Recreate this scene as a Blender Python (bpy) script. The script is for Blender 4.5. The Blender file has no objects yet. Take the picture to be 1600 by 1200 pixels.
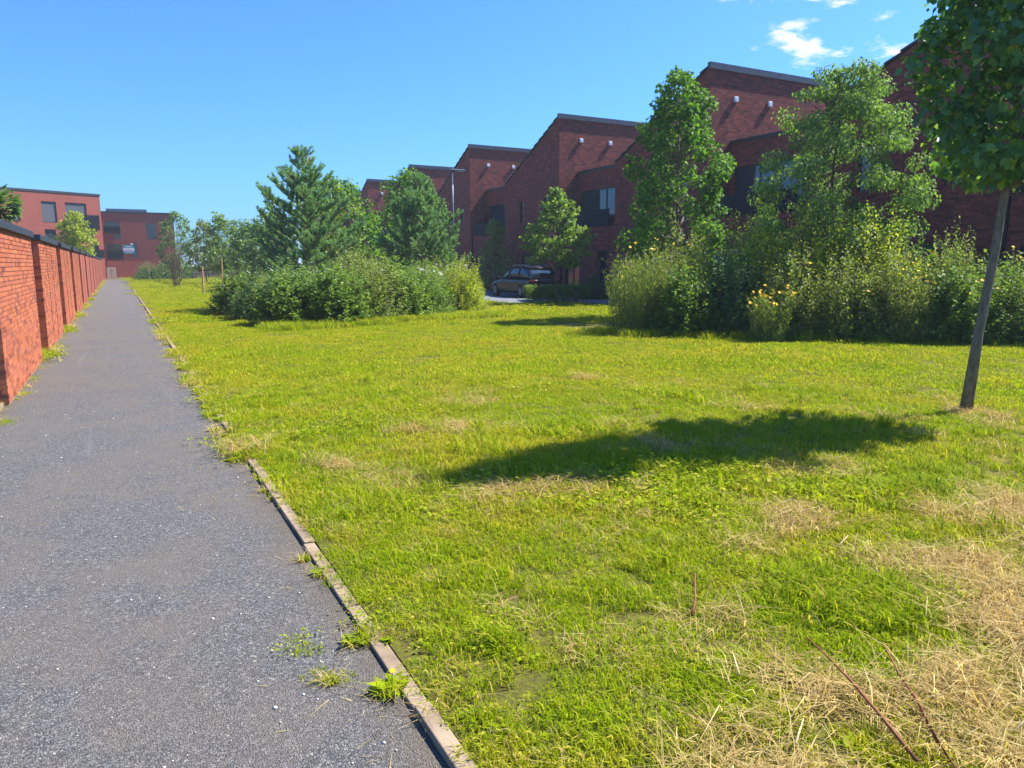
import bpy, bmesh, math, random
import numpy as np
from mathutils import Vector, Matrix

R = math.radians
rng = np.random.default_rng(11)
random.seed(11)
sc = bpy.context.scene
COL = sc.collection

# ------------------------------------------------------------------ camera
cam = bpy.data.cameras.new('camera')
cam.sensor_fit = 'HORIZONTAL'; cam.sensor_width = 36.0; cam.lens = 25.875
cam.clip_start = 0.05; cam.clip_end = 3000
cam_o = bpy.data.objects.new('camera', cam); COL.objects.link(cam_o)
cam_o.location = (0, 0, 1.6)
cam_o.rotation_euler = (R(90 - 9.236), 0, R(-27.98))
sc.camera = cam_o

# ------------------------------------------------------------------ light
SUN_EL, SUN_AZ = 52.0, 96.0          # azimuth clockwise from +Y
SKY_STRENGTH, SUN_STRENGTH, EXPOSURE = 0.078, 5.0, 1.32
CLOUD_OFF = (13.852, 7.235, 9.000)
sun = bpy.data.lights.new('sun', 'SUN'); sun.energy = SUN_STRENGTH; sun.angle = R(0.53)
sun.color = (1.0, 0.95, 0.86)
sun_o = bpy.data.objects.new('sun', sun); COL.objects.link(sun_o)
sd = Vector((math.sin(R(SUN_AZ)) * math.cos(R(SUN_EL)), math.cos(R(SUN_AZ)) * math.cos(R(SUN_EL)), math.sin(R(SUN_EL))))
sun_o.rotation_euler = sd.to_track_quat('Z', 'Y').to_euler()
sun_o.location = (30, -10, 40)

world = bpy.data.worlds.new('World'); sc.world = world; world.use_nodes = True
wn, wl = world.node_tree.nodes, world.node_tree.links
wn.clear()
def wnode(t, **k):
    n = wn.new(t)
    for a, b in k.items(): setattr(n, a, b)
    return n
sky = wnode('ShaderNodeTexSky', sky_type='NISHITA', sun_disc=False)
sky.sun_elevation = R(SUN_EL); sky.sun_rotation = R(SUN_AZ)
sky.altitude = 0; sky.air_density = 1.15; sky.dust_density = 1.0; sky.ozone_density = 2.5
tc = wnode('ShaderNodeTexCoord')
sep = wnode('ShaderNodeSeparateXYZ'); wl.new(tc.outputs['Generated'], sep.inputs[0])
def wmath(op, a, b=None, c=None, clamp=False):
    n = wnode('ShaderNodeMath', operation=op); n.use_clamp = clamp
    for i, v in enumerate((a, b, c)):
        if v is None: continue
        if isinstance(v, (int, float)): n.inputs[i].default_value = v
        else: wl.new(v, n.inputs[i])
    return n.outputs[0]
den = wmath('ADD', wmath('MAXIMUM', sep.outputs[2], 0.0), 0.18)
comb = wnode('ShaderNodeCombineXYZ')
wl.new(wmath('DIVIDE', sep.outputs[0], den), comb.inputs[0]); wl.new(wmath('DIVIDE', sep.outputs[1], den), comb.inputs[1])
cn = wnode('ShaderNodeTexNoise'); cn.inputs['Scale'].default_value = 5.6; cn.inputs['Detail'].default_value = 9
cn.inputs['Roughness'].default_value = 0.58; cn.inputs['Distortion'].default_value = 0.25
coff = wnode('ShaderNodeVectorMath', operation='ADD'); coff.inputs[1].default_value = CLOUD_OFF
wl.new(comb.outputs[0], coff.inputs[0]); wl.new(coff.outputs[0], cn.inputs['Vector'])
# broken cloud thickens towards the south-east half of the sky, the other half is clear
vm = wnode('ShaderNodeVectorMath', operation='DOT_PRODUCT'); vm.inputs[1].default_value = (0.745, 0.42, 0.52)
nrm = wnode('ShaderNodeVectorMath', operation='NORMALIZE'); wl.new(tc.outputs['Generated'], nrm.inputs[0]); wl.new(nrm.outputs[0], vm.inputs[0])
cov = wnode('ShaderNodeMapRange'); cov.inputs['From Min'].default_value = 0.86; cov.inputs['From Max'].default_value = 0.96
cov.inputs['To Min'].default_value = -0.22; cov.inputs['To Max'].default_value = 0.05
wl.new(vm.outputs['Value'], cov.inputs['Value'])
cr = wnode('ShaderNodeMapRange'); cr.interpolation_type = 'SMOOTHSTEP'
cr.inputs['From Min'].default_value = 0.535; cr.inputs['From Max'].default_value = 0.66
wl.new(wmath('ADD', cn.outputs['Fac'], cov.outputs[0]), cr.inputs['Value'])
mixc = wnode('ShaderNodeMix', data_type='RGBA'); mixc.inputs['B'].default_value = (6.0, 6.2, 6.5, 1)
hs = wnode('ShaderNodeMix', data_type='RGBA', blend_type='MULTIPLY'); hs.inputs['Factor'].default_value = 1
hs.inputs['B'].default_value = (0.37, 0.745, 1.33, 1)      # the camera's strong blue
wl.new(sky.outputs[0], hs.inputs['A'])
wl.new(cr.outputs[0], mixc.inputs['Factor']); wl.new(hs.outputs['Result'], mixc.inputs['A'])
bg = wnode('ShaderNodeBackground'); bg.inputs['Strength'].default_value = SKY_STRENGTH
wo = wnode('ShaderNodeOutputWorld')
wl.new(mixc.outputs['Result'], bg.inputs['Color']); wl.new(bg.outputs[0], wo.inputs['Surface'])

sc.view_settings.view_transform = 'Standard'; sc.view_settings.look = 'None'
sc.view_settings.exposure = EXPOSURE; sc.view_settings.gamma = 1.0; sc.view_settings.use_curve_mapping = False
sc.cycles.use_denoising = True
sc.cycles.max_bounces = 6; sc.cycles.diffuse_bounces = 3; sc.cycles.glossy_bounces = 3
sc.cycles.transmission_bounces = 4; sc.cycles.transparent_max_bounces = 6
sc.cycles.caustics_reflective = False; sc.cycles.caustics_refractive = False

# ------------------------------------------------------------------ helpers: objects
def tag(o, label=None, cat=None, group=None, kind=None):
    if label: o['label'] = label
    if cat: o['category'] = cat
    if group: o['group'] = group
    if kind: o['kind'] = kind
    return o
def empty(name, loc=(0, 0, 0), rz=0, label=None, cat=None, group=None, parent=None):
    o = bpy.data.objects.new(name, None); COL.objects.link(o)
    o.empty_display_size = 0.2
    o.location = loc; o.rotation_euler = (0, 0, rz); o.parent = parent
    return tag(o, label, cat, group)
def link(name, me, mat=None, parent=None, loc=None, rot=None):
    if mat is not None and len(me.materials) == 0: me.materials.append(mat)
    o = bpy.data.objects.new(name, me); COL.objects.link(o); o.parent = parent
    if loc is not None: o.location = loc
    if rot is not None: o.rotation_euler = rot
    return o
def copy_tree(o, parent=None):
    c = o.copy(); COL.objects.link(c); c.parent = parent
    for ch in list(o.children): copy_tree(ch, c)
    return c

class MB:
    """collects polygons for one mesh"""
    def __init__(s): s.v = []; s.f = []
    def add(s, vs, fs):
        b = len(s.v); s.v += [tuple(map(float, p)) for p in vs]; s.f += [tuple(b + i for i in q) for q in fs]; return s
    def box(s, x0, x1, y0, y1, z0, z1):
        return s.add([(x0,y0,z0),(x1,y0,z0),(x1,y1,z0),(x0,y1,z0),(x0,y0,z1),(x1,y0,z1),(x1,y1,z1),(x0,y1,z1)],
                     [(0,3,2,1),(4,5,6,7),(0,1,5,4),(1,2,6,5),(2,3,7,6),(3,0,4,7)])
    def quad(s, a, b, c, d): return s.add([a, b, c, d], [(0, 1, 2, 3)])
    def tube(s, pts, radii, n=6, cap=True):
        pts = [Vector(p) for p in pts]; rings = []
        for i, p in enumerate(pts):
            t = (pts[min(i+1, len(pts)-1)] - pts[max(i-1, 0)])
            if t.length < 1e-6: t = Vector((0,0,1))
            t.normalize()
            a = Vector((0,1,0)) if abs(t.y) < .8 else Vector((1,0,0))
            u = t.cross(a).normalized(); w = t.cross(u)
            r = radii[i] if hasattr(radii, '__len__') else radii
            rings.append([p + (u*math.cos(k*2*math.pi/n) + w*math.sin(k*2*math.pi/n))*r for k in range(n)])
        vs = [q for r_ in rings for q in r_]; fs = []
        for i in range(len(pts)-1):
            for k in range(n):
                fs.append((i*n+k, (i+1)*n+k, (i+1)*n+(k+1)%n, i*n+(k+1)%n))
        if cap: fs.append(tuple(range(n))); fs.append(tuple((len(pts)-1)*n + k for k in reversed(range(n))))
        return s.add(vs, fs)
    def mesh(s, name, smooth=False):
        me = bpy.data.meshes.new(name); me.from_pydata(s.v, [], s.f); me.update()
        if smooth: me.polygons.foreach_set('use_smooth', [True]*len(me.polygons))
        return me
    def build(s, name, mat, parent=None, smooth=False, bevel=0):
        o = link(name, s.mesh(name, smooth), mat, parent)
        if bevel:
            m = o.modifiers.new('bevel', 'BEVEL'); m.width = bevel; m.segments = 2; m.limit_method = 'ANGLE'
        return o

def np_mesh(name, V, F, tone=None, smooth=False):
    """V (n,3), F (m,k) all faces of k corners"""
    V = np.asarray(V, np.float32); F = np.asarray(F, np.int32)
    me = bpy.data.meshes.new(name)
    me.vertices.add(len(V)); me.vertices.foreach_set('co', V.ravel())
    m, k = F.shape
    me.loops.add(m*k); me.loops.foreach_set('vertex_index', F.ravel())
    me.polygons.add(m); me.polygons.foreach_set('loop_start', np.arange(0, m*k, k, dtype=np.int32))
    me.polygons.foreach_set('loop_total', np.full(m, k, np.int32))
    if smooth: me.polygons.foreach_set('use_smooth', np.ones(m, bool))
    me.update(calc_edges=True)
    if tone is not None:
        a = me.attributes.new('tone', 'FLOAT', 'POINT'); a.data.foreach_set('value', np.asarray(tone, np.float32))
    return me

# ------------------------------------------------------------------ helpers: materials
class NT:
    def __init__(s, name):
        s.m = bpy.data.materials.new(name); s.m.use_nodes = True
        s.n, s.l = s.m.node_tree.nodes, s.m.node_tree.links
        s.n.clear(); s.out = s.n.new('ShaderNodeOutputMaterial')
    def new(s, t, **k):
        n = s.n.new(t)
        for a, b in k.items(): setattr(n, a, b)
        return n
    def set(s, sock, v):
        if isinstance(v, bpy.types.NodeSocket): s.l.new(v, sock)
        elif isinstance(v, tuple) and len(v) == 3 and sock.type == 'RGBA': sock.default_value = (*v, 1)
        else: sock.default_value = v
    def math(s, op, a, b=None, c=None, clamp=False):
        n = s.new('ShaderNodeMath', operation=op); n.use_clamp = clamp
        for i, v in enumerate((a, b, c)):
            if v is not None: s.set(n.inputs[i], v)
        return n.outputs[0]
    def pos(s): return s.new('ShaderNodeNewGeometry').outputs['Position']
    def obj(s): return s.new('ShaderNodeTexCoord').outputs['Object']
    def noise(s, vec, scale, detail=4, rough=.55, dist=0):
        n = s.new('ShaderNodeTexNoise'); s.l.new(vec, n.inputs['Vector'])
        n.inputs['Scale'].default_value = scale; n.inputs['Detail'].default_value = detail
        n.inputs['Roughness'].default_value = rough; n.inputs['Distortion'].default_value = dist
        return n.outputs['Fac']
    def ramp(s, fac, stops):
        n = s.new('ShaderNodeValToRGB'); s.set(n.inputs[0], fac)
        e = n.color_ramp.elements
        while len(e) > 1: e.remove(e[-1])
        for i, (p, c) in enumerate(stops):
            q = e[0] if i == 0 else e.new(p)
            q.position = p; q.color = (*c, 1) if len(c) == 3 else c
        return n.outputs['Color']
    def rng(s, v, a, b, c=0., d=1., smooth=False):
        n = s.new('ShaderNodeMapRange'); s.set(n.inputs['Value'], v)
        if smooth: n.interpolation_type = 'SMOOTHSTEP'
        for k, x in zip(('From Min','From Max','To Min','To Max'), (a,b,c,d)): n.inputs[k].default_value = x
        return n.outputs[0]
    def mix(s, f, a, b, mode='MIX'):
        n = s.new('ShaderNodeMix', data_type='RGBA', blend_type=mode)
        s.set(n.inputs['Factor'], f); s.set(n.inputs['A'], a); s.set(n.inputs['B'], b)
        return n.outputs['Result']
    def bump(s, h, strength=.5, dist=.01, normal=None):
        n = s.new('ShaderNodeBump'); s.set(n.inputs['Height'], h)
        n.inputs['Strength'].default_value = strength; n.inputs['Distance'].default_value = dist
        if normal is not None: s.l.new(normal, n.inputs['Normal'])
        return n.outputs['Normal']
    def bsdf(s, color, rough=.6, spec=.5, metal=0, normal=None, **k):
        b = s.new('ShaderNodeBsdfPrincipled')
        s.set(b.inputs['Base Color'], color); s.set(b.inputs['Roughness'], rough)
        s.set(b.inputs['Specular IOR Level'], spec); s.set(b.inputs['Metallic'], metal)
        if normal is not None: s.l.new(normal, b.inputs['Normal'])
        for a, v in k.items(): s.set(b.inputs[a], v)
        return b.outputs[0]
    def end(s, sh): s.l.new(sh, s.out.inputs['Surface']); return s.m

def mat_plain(name, col, rough=.6, spec=.5, metal=0, var=.12, scale=6., coat=0):
    t = NT(name); f = t.noise(t.obj(), scale, 5)
    c = t.mix(t.rng(f, .3, .7), tuple(x*(1-var) for x in col), tuple(min(1, x*(1+var)) for x in col))
    return t.end(t.bsdf(c, t.rng(f, .2, .8, max(.02, rough-.08), min(1, rough+.08)), spec, metal, **({'Coat Weight': coat} if coat else {})))

def mat_leaf(name, stops, trans=.35, rough=.45, spec=.35, patch=.0, gain=1.75):
    """leaf: tone attribute (one value a leaf) picks the colour"""
    stops = [(p_, tuple(x*gain for x in c_)) for p_, c_ in stops]; spec *= .5; rough += .1; trans += .06
    t = NT(name)
    a = t.new('ShaderNodeAttribute'); a.attribute_name = 'tone'
    oi = t.new('ShaderNodeObjectInfo')
    f = t.math('ADD', a.outputs['Fac'], t.math('MULTIPLY', t.math('SUBTRACT', oi.outputs['Random'], .5), patch), clamp=True)
    c = t.ramp(f, stops)
    d = t.bsdf(c, rough, spec)
    tr = t.new('ShaderNodeBsdfTranslucent')
    t.l.new(t.mix(1.0, c, (1.25, 1.35, .45), 'MULTIPLY'), tr.inputs['Color'])
    m = t.new('ShaderNodeMixShader'); m.inputs[0].default_value = trans
    t.l.new(d, m.inputs[1]); t.l.new(tr.outputs[0], m.inputs[2])
    return t.end(m.outputs[0])

def mat_brick(name, cols, mortar, bw=.225, bh=.075, bump=.6):
    """running-bond brickwork for far walls; u follows the wall whichever way it faces"""
    t = NT(name); g = t.new('ShaderNodeNewGeometry')
    sp = t.new('ShaderNodeSeparateXYZ'); t.l.new(t.obj(), sp.inputs[0])
    tcn = t.new('ShaderNodeTexCoord'); sn = t.new('ShaderNodeSeparateXYZ'); t.l.new(tcn.outputs['Normal'], sn.inputs[0])
    sel = t.math('GREATER_THAN', t.math('ABSOLUTE', sn.outputs[0]), t.math('ABSOLUTE', sn.outputs[1]))
    u = t.math('ADD', t.math('MULTIPLY', sp.outputs[1], sel), t.math('MULTIPLY', sp.outputs[0], t.math('SUBTRACT', 1.0, sel)))
    cb = t.new('ShaderNodeCombineXYZ'); t.l.new(u, cb.inputs[0]); t.l.new(sp.outputs[2], cb.inputs[1])
    b = t.new('ShaderNodeTexBrick'); t.l.new(cb.outputs[0], b.inputs['Vector'])
    b.inputs['Scale'].default_value = 1.0; b.inputs['Brick Width'].default_value = bw; b.inputs['Row Height'].default_value = bh
    b.inputs['Mortar Size'].default_value = .0055; b.inputs['Mortar Smooth'].default_value = .1; b.offset = .5
    row = t.math('FLOOR', t.math('DIVIDE', sp.outputs[2], bh))
    off = t.math('MULTIPLY', t.math('FLOORED_MODULO', row, 2.0), .5)
    cell = t.math('FLOOR', t.math('ADD', t.math('DIVIDE', u, bw), off))
    cc = t.new('ShaderNodeCombineXYZ'); t.l.new(cell, cc.inputs[0]); t.l.new(row, cc.inputs[1])
    w = t.new('ShaderNodeTexWhiteNoise', noise_dimensions='2D'); t.l.new(cc.outputs[0], w.inputs['Vector'])
    c = t.ramp(w.outputs['Value'], [(i/(len(cols)-1), k) for i, k in enumerate(cols)])
    big = t.noise(t.obj(), .6, 4)
    c = t.mix(t.rng(big, .35, .7, 0, .35), c, tuple(x*.7 for x in cols[0]))
    fin = t.noise(t.obj(), 40, 3)
    c = t.mix(t.rng(fin, .3, .7, 0, .3), c, cols[-1])
    c = t.mix(b.outputs['Fac'], c, mortar)
    h = t.math('ADD', t.math('MULTIPLY', b.outputs['Fac'], -1.0), t.math('ADD', t.math('MULTIPLY', w.outputs['Value'], .35), t.math('MULTIPLY', fin, .25)))
    return t.end(t.bsdf(c, .85, .25, normal=t.bump(h, bump, .012)))

def mat_brick_piece(name, cols, bw, bh):
    """colour per brick for bricks that are geometry"""
    t = NT(name); sp = t.new('ShaderNodeSeparateXYZ'); t.l.new(t.pos(), sp.inputs[0])
    row = t.math('FLOOR', t.math('DIVIDE', sp.outputs[2], bh))
    off = t.math('MULTIPLY', t.math('FLOORED_MODULO', row, 2.0), .5)
    cell = t.math('FLOOR', t.math('ADD', t.math('DIVIDE', sp.outputs[1], bw), off))
    cc = t.new('ShaderNodeCombineXYZ'); t.l.new(cell, cc.inputs[0]); t.l.new(row, cc.inputs[1])
    w = t.new('ShaderNodeTexWhiteNoise', noise_dimensions='2D'); t.l.new(cc.outputs[0], w.inputs['Vector'])
    c = t.ramp(w.outputs['Value'], [(i/(len(cols)-1), k) for i, k in enumerate(cols)])
    n1 = t.noise(t.pos(), 14, 5, .65); n2 = t.noise(t.pos(), 90, 3); n3 = t.noise(t.pos(), .9, 4)
    c = t.mix(t.rng(n1, .5, .75, 0, .55), c, cols[0])
    c = t.mix(t.rng(t.noise(t.pos(), 2.3, 6, .7), .56, .75, 0, .3), c, (.42, .24, .16))
    c = t.mix(t.rng(n2, .62, .8, 0, .4), c, (.12, .05, .04))
    return t.end(t.bsdf(c, .85, .2, normal=t.bump(t.math('ADD', n1, t.math('MULTIPLY', n2, .5)), .5, .006)))

M = {}
M['house_brick'] = mat_brick('house_brick', [(.075,.021,.020),(.22,.040,.030),(.40,.078,.048),(.16,.031,.026),(.29,.050,.036)], (.14,.08,.07))
M['flat_brick'] = mat_brick('flat_brick', [(.23,.048,.034),(.29,.062,.042),(.25,.053,.038),(.32,.07,.048)], (.24,.13,.10), bump=.3)
M['garden_brick_far'] = mat_brick('garden_brick_far', [(.22,.05,.034),(.35,.088,.05),(.40,.105,.058),(.31,.078,.05)], (.22,.12,.09), bh=.058, bump=.9)
M['garden_brick'] = mat_brick_piece('garden_brick', [(.17,.048,.034),(.33,.095,.044),(.42,.128,.055),(.37,.108,.048),(.28,.082,.054),(.39,.13,.064)], .225, .058)
t = NT('mortar'); n_ = t.noise(t.pos(), 60, 3)
M['mortar'] = t.end(t.bsdf(t.mix(n_, (.22,.14,.11), (.34,.23,.18)), .95, .1, normal=t.bump(n_, .5, .004)))
M['slate'] = mat_plain('slate_coping', (.026,.031,.045), .55, .3, 0, .2, 9)
M['roof'] = mat_plain('roof_slate', (.05,.045,.05), .55, .4, 0, .3, 5)
M['zinc'] = mat_plain('zinc_coping', (.12,.14,.18), .4, .5, .3, .15, 4)
M['anthracite'] = mat_plain('anthracite_metal', (.010,.013,.020), .65, .15, 0, .2, 8)
M['ridge'] = mat_plain('ridge_coping', (.06,.07,.09), .5, .4, 0, .2, 4)
M['frame'] = mat_plain('window_frame', (.02,.024,.032), .35, .5)
M['white_vent'] = mat_plain('white_vent', (.8,.8,.8), .4)
M['white'] = mat_plain('white_paint', (.75,.77,.8), .4)
M['soil'] = mat_plain('soil', (.09,.06,.035), .95, .1, 0, .4, 12)
M['curtain'] = mat_plain('curtain', (.5,.52,.55), .9, .1, 0, .2, 10)
M['interior'] = mat_plain('dark_interior', (.02,.022,.028), .9, .1)
M['panel_grey'] = mat_plain('roller_blind', (.075,.08,.095), .6, .3, 0, .08)
t = NT('window_glass')
M['glass'] = t.end(t.bsdf((.03,.045,.06), .03, .9, 0, normal=t.bump(t.noise(t.obj(), 1.3, 2), .02, .05)))
t = NT('asphalt_chippings'); p = t.pos()
v = t.new('ShaderNodeTexVoronoi'); t.l.new(p, v.inputs['Vector']); v.inputs['Scale'].default_value = 150
v2 = t.new('ShaderNodeTexVoronoi'); t.l.new(p, v2.inputs['Vector']); v2.inputs['Scale'].default_value = 80
wv = t.new('ShaderNodeSeparateColor'); t.l.new(v.outputs['Color'], wv.inputs[0])
w2 = t.new('ShaderNodeSeparateColor'); t.l.new(v2.outputs['Color'], w2.inputs[0])
c = t.ramp(wv.outputs[0], [(0,(.040,.038,.036)),(.5,(.098,.094,.090)),(.85,(.165,.158,.150)),(1,(.27,.255,.235))])
c = t.mix(t.rng(w2.outputs[1], .992, .996), c, (.30,.27,.22))
nb = t.noise(p, 1.1, 6, .62, .3); nm = t.noise(p, 5, 5, .7)
dirt = t.math('MULTIPLY', t.rng(nb, .42, .58, 0, 1, True), t.rng(nm, .3, .62, .25, 1))
c = t.mix(t.math('MULTIPLY', dirt, .65), c, (.150,.122,.095))
mpn = t.new('ShaderNodeMapping'); t.l.new(p, mpn.inputs['Vector']); mpn.inputs['Scale'].default_value = (7, .22, 1)
wear = t.noise(mpn.outputs[0], 1.0, 5, .6, .5)
c = t.mix(t.rng(wear, .58, .72, 0, .35, True), c, (.19,.185,.175))
sx_ = t.new('ShaderNodeSeparateXYZ'); t.l.new(p, sx_.inputs[0])
edg = t.rng(t.math('ADD', t.math('ABSOLUTE', t.math('ADD', sx_.outputs[0], .21)), t.math('MULTIPLY', nm, .35)), .98, 1.24, 0, .7, True)
c = t.mix(edg, c, (.12,.095,.062))
gap = t.rng(v.outputs['Distance'], .35, .75, 0, 1)
c = t.mix(t.math('MULTIPLY', gap, .45), c, (.025,.024,.026))
M['asphalt'] = t.end(t.bsdf(c, .8, .35, normal=t.bump(t.math('ADD', t.math('MULTIPLY', v.outputs['Distance'], -1.0), t.math('MULTIPLY', v2.outputs['Distance'], -.5)), .8, .008)))
t = NT('concrete'); p = t.pos(); a_ = t.noise(p, 3, 6, .65); b_ = t.noise(p, 70, 3)
c = t.ramp(a_, [(.25,(.12,.085,.052)),(.5,(.245,.18,.12)),(.75,(.35,.265,.18))])
c = t.mix(t.rng(b_, .55, .75, 0, .5), c, (.12,.10,.085))
M['concrete'] = t.end(t.bsdf(c, .9, .2, normal=t.bump(t.math('ADD', a_, t.math('MULTIPLY', b_, .6)), .5, .006)))
t = NT('paving'); p = t.obj()
b = t.new('ShaderNodeTexBrick'); t.l.new(p, b.inputs['Vector']); b.inputs['Scale'].default_value = 1; b.inputs['Brick Width'].default_value = .21; b.inputs['Row Height'].default_value = .105
b.inputs['Mortar Size'].default_value = .004
b.inputs['Color1'].default_value = (.12,.13,.15,1); b.inputs['Color2'].default_value = (.18,.19,.21,1); b.inputs['Mortar'].default_value = (.07,.07,.07,1)
M['paving'] = t.end(t.bsdf(b.outputs['Color'], .8, .3))
t = NT('lawn_soil'); p = t.pos(); a_ = t.noise(p, .8, 6, .6); b_ = t.noise(p, 25, 5, .7)
c = t.mix(t.rng(a_, .35, .65), (.085,.11,.008), (.16,.14,.025))
c = t.mix(t.rng(b_, .42, .62, 0, .8), c, (.07,.05,.025))
M['lawn'] = t.end(t.bsdf(c, .95, .1, normal=t.bump(b_, .8, .03)))
t = NT('far_field'); p = t.pos(); a_ = t.noise(p, .05, 6, .6)
M['field'] = t.end(t.bsdf(t.mix(t.rng(a_, .35, .65), (.07,.10,.02), (.13,.13,.04)), .95, .1))

# grass: patches of fresh and sun-bleached blades with a life of their own
def mat_grass(name, green, dry, dry_amt, tip=.4):
    t = NT(name); p = t.pos()
    a = t.new('ShaderNodeAttribute'); a.attribute_name = 'tone'
    oi = t.new('ShaderNodeObjectInfo')
    n1 = t.noise(p, .55, 5, .6, .4); n2 = t.noise(p, 3.2, 4, .6)
    f = t.math('ADD', t.math('MULTIPLY', n1, .6), t.math('MULTIPLY', n2, .4))
    g = t.ramp(t.math('ADD', t.math('MULTIPLY', a.outputs['Fac'], .55), t.math('MULTIPLY', oi.outputs['Random'], .45)), green)
    d = t.ramp(a.outputs['Fac'], dry)
    k = t.math('ADD', t.rng(f, .42, .62, 0, dry_amt, True), t.rng(a.outputs['Fac'], .86, .9, 0, .8), clamp=True)
    c = t.mix(k, g, d)
    s = t.bsdf(c, .6, .06)
    tr = t.new('ShaderNodeBsdfTranslucent'); t.l.new(t.mix(1., c, (1.3,1.3,.6), 'MULTIPLY'), tr.inputs['Color'])
    m = t.new('ShaderNodeMixShader'); m.inputs[0].default_value = .42
    t.l.new(s, m.inputs[1]); t.l.new(tr.outputs[0], m.inputs[2])
    return t.end(m.outputs[0])
GREEN = [(0,(.125,.205,.002)),(.4,(.22,.315,.003)),(.75,(.31,.38,.004)),(1,(.40,.42,.010))]
DRY = [(0,(.30,.29,.008)),(.6,(.42,.36,.025)),(1,(.52,.42,.08))]
STRAW = [(0,(.19,.12,.04)),(.4,(.43,.31,.12)),(.8,(.60,.47,.21)),(1,(.70,.58,.30))]
M['grass'] = mat_grass('lawn_grass', GREEN, DRY, .66)
M['grass_lush'] = mat_grass('lush_grass', [(0,(.13,.21,.004)),(.5,(.24,.32,.005)),(1,(.36,.42,.008))], DRY, .15)
M['straw'] = mat_grass('straw', STRAW, STRAW, .5)

# ------------------------------------------------------------------ leaf and plant generators
def frames(T, N):
    T = T/np.linalg.norm(T, axis=1, keepdims=True)
    B = np.cross(T, N); bl = np.linalg.norm(B, axis=1, keepdims=True); bl[bl < 1e-6] = 1; B /= bl
    N = np.cross(B, T)
    return T, B, N
LEAF4 = (np.array([(0,0,0),(.42,.45,.10),(0,1,-.06),(-.42,.45,.10)]), [(0,1,2,3)])
LEAFB = (np.array([(0,0,0),(.36,.14,.07),(.46,.48,.11),(0,1,-.14),(-.46,.48,.11),(-.36,.14,.07),(0,.5,0)]),
         [(0,1,2,6),(6,2,3,3),(0,6,4,5),(6,3,4,4)])
def leaves(P, T, N, size, shape='q', width=1.0, r=None):
    """P bases, T along the leaf, N its upper side; returns V, F, tone"""
    r = r or rng
    T, B, N = frames(T, N); n = len(P); size = np.broadcast_to(size, n)[:, None, None]
    if shape == 'q': tp, fc = LEAF4
    else:
        tp = LEAFB[0]; fc = [(0,1,2,6),(0,6,4,5),(6,2,3,4)]
    k = len(tp)
    V = P[:, None, :] + size*(tp[None,:,0:1]*width*B[:,None,:] + tp[None,:,1:2]*T[:,None,:] + tp[None,:,2:3]*N[:,None,:])
    F = (np.arange(n)*k)[:, None, None] + np.array(fc)[None]
    tone = np.repeat(r.random(n), k)
    return V.reshape(-1, 3), F.reshape(-1, 4), tone
def unit(n, r): 
    v = r.normal(size=(n, 3)); return v/np.linalg.norm(v, axis=1, keepdims=True)

def cluster_leaves(centres, radii, counts, size, r, droop=.45, up=.7, shape='b', flat=.75, width=1.):
    Ps, Ts, Ns, Ss = [], [], [], []
    for c, R_, n in zip(centres, radii, counts):
        d = unit(n, r); rr = R_*r.random(n)**.45
        P = np.array(c) + d*rr[:, None]*np.array([1, 1, flat])
        T = d*.8 + unit(n, r)*.8; T[:, 2] -= droop
        N = unit(n, r)*.7; N[:, 2] += up; N += d*.3
        Ps.append(P); Ts.append(T); Ns.append(N); Ss.append(size*(.45 + .85*r.random(n)))
    return leaves(np.concatenate(Ps), np.concatenate(Ts), np.concatenate(Ns), np.concatenate(Ss), shape, width, r)

def bend(a, b, r, sag=.12, n=4, jit=.05):
    a, b = np.array(a, float), np.array(b, float); L = np.linalg.norm(b-a)
    out = []
    for i in range(n+1):
        s = i/n; p = a + (b-a)*s
        p = p + np.array([0, 0, sag*L*math.sin(math.pi*s)]) + (r.normal(size=3)*jit*L*.5 if 0 < i < n else 0)
        out.append(tuple(p))
    return out

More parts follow.
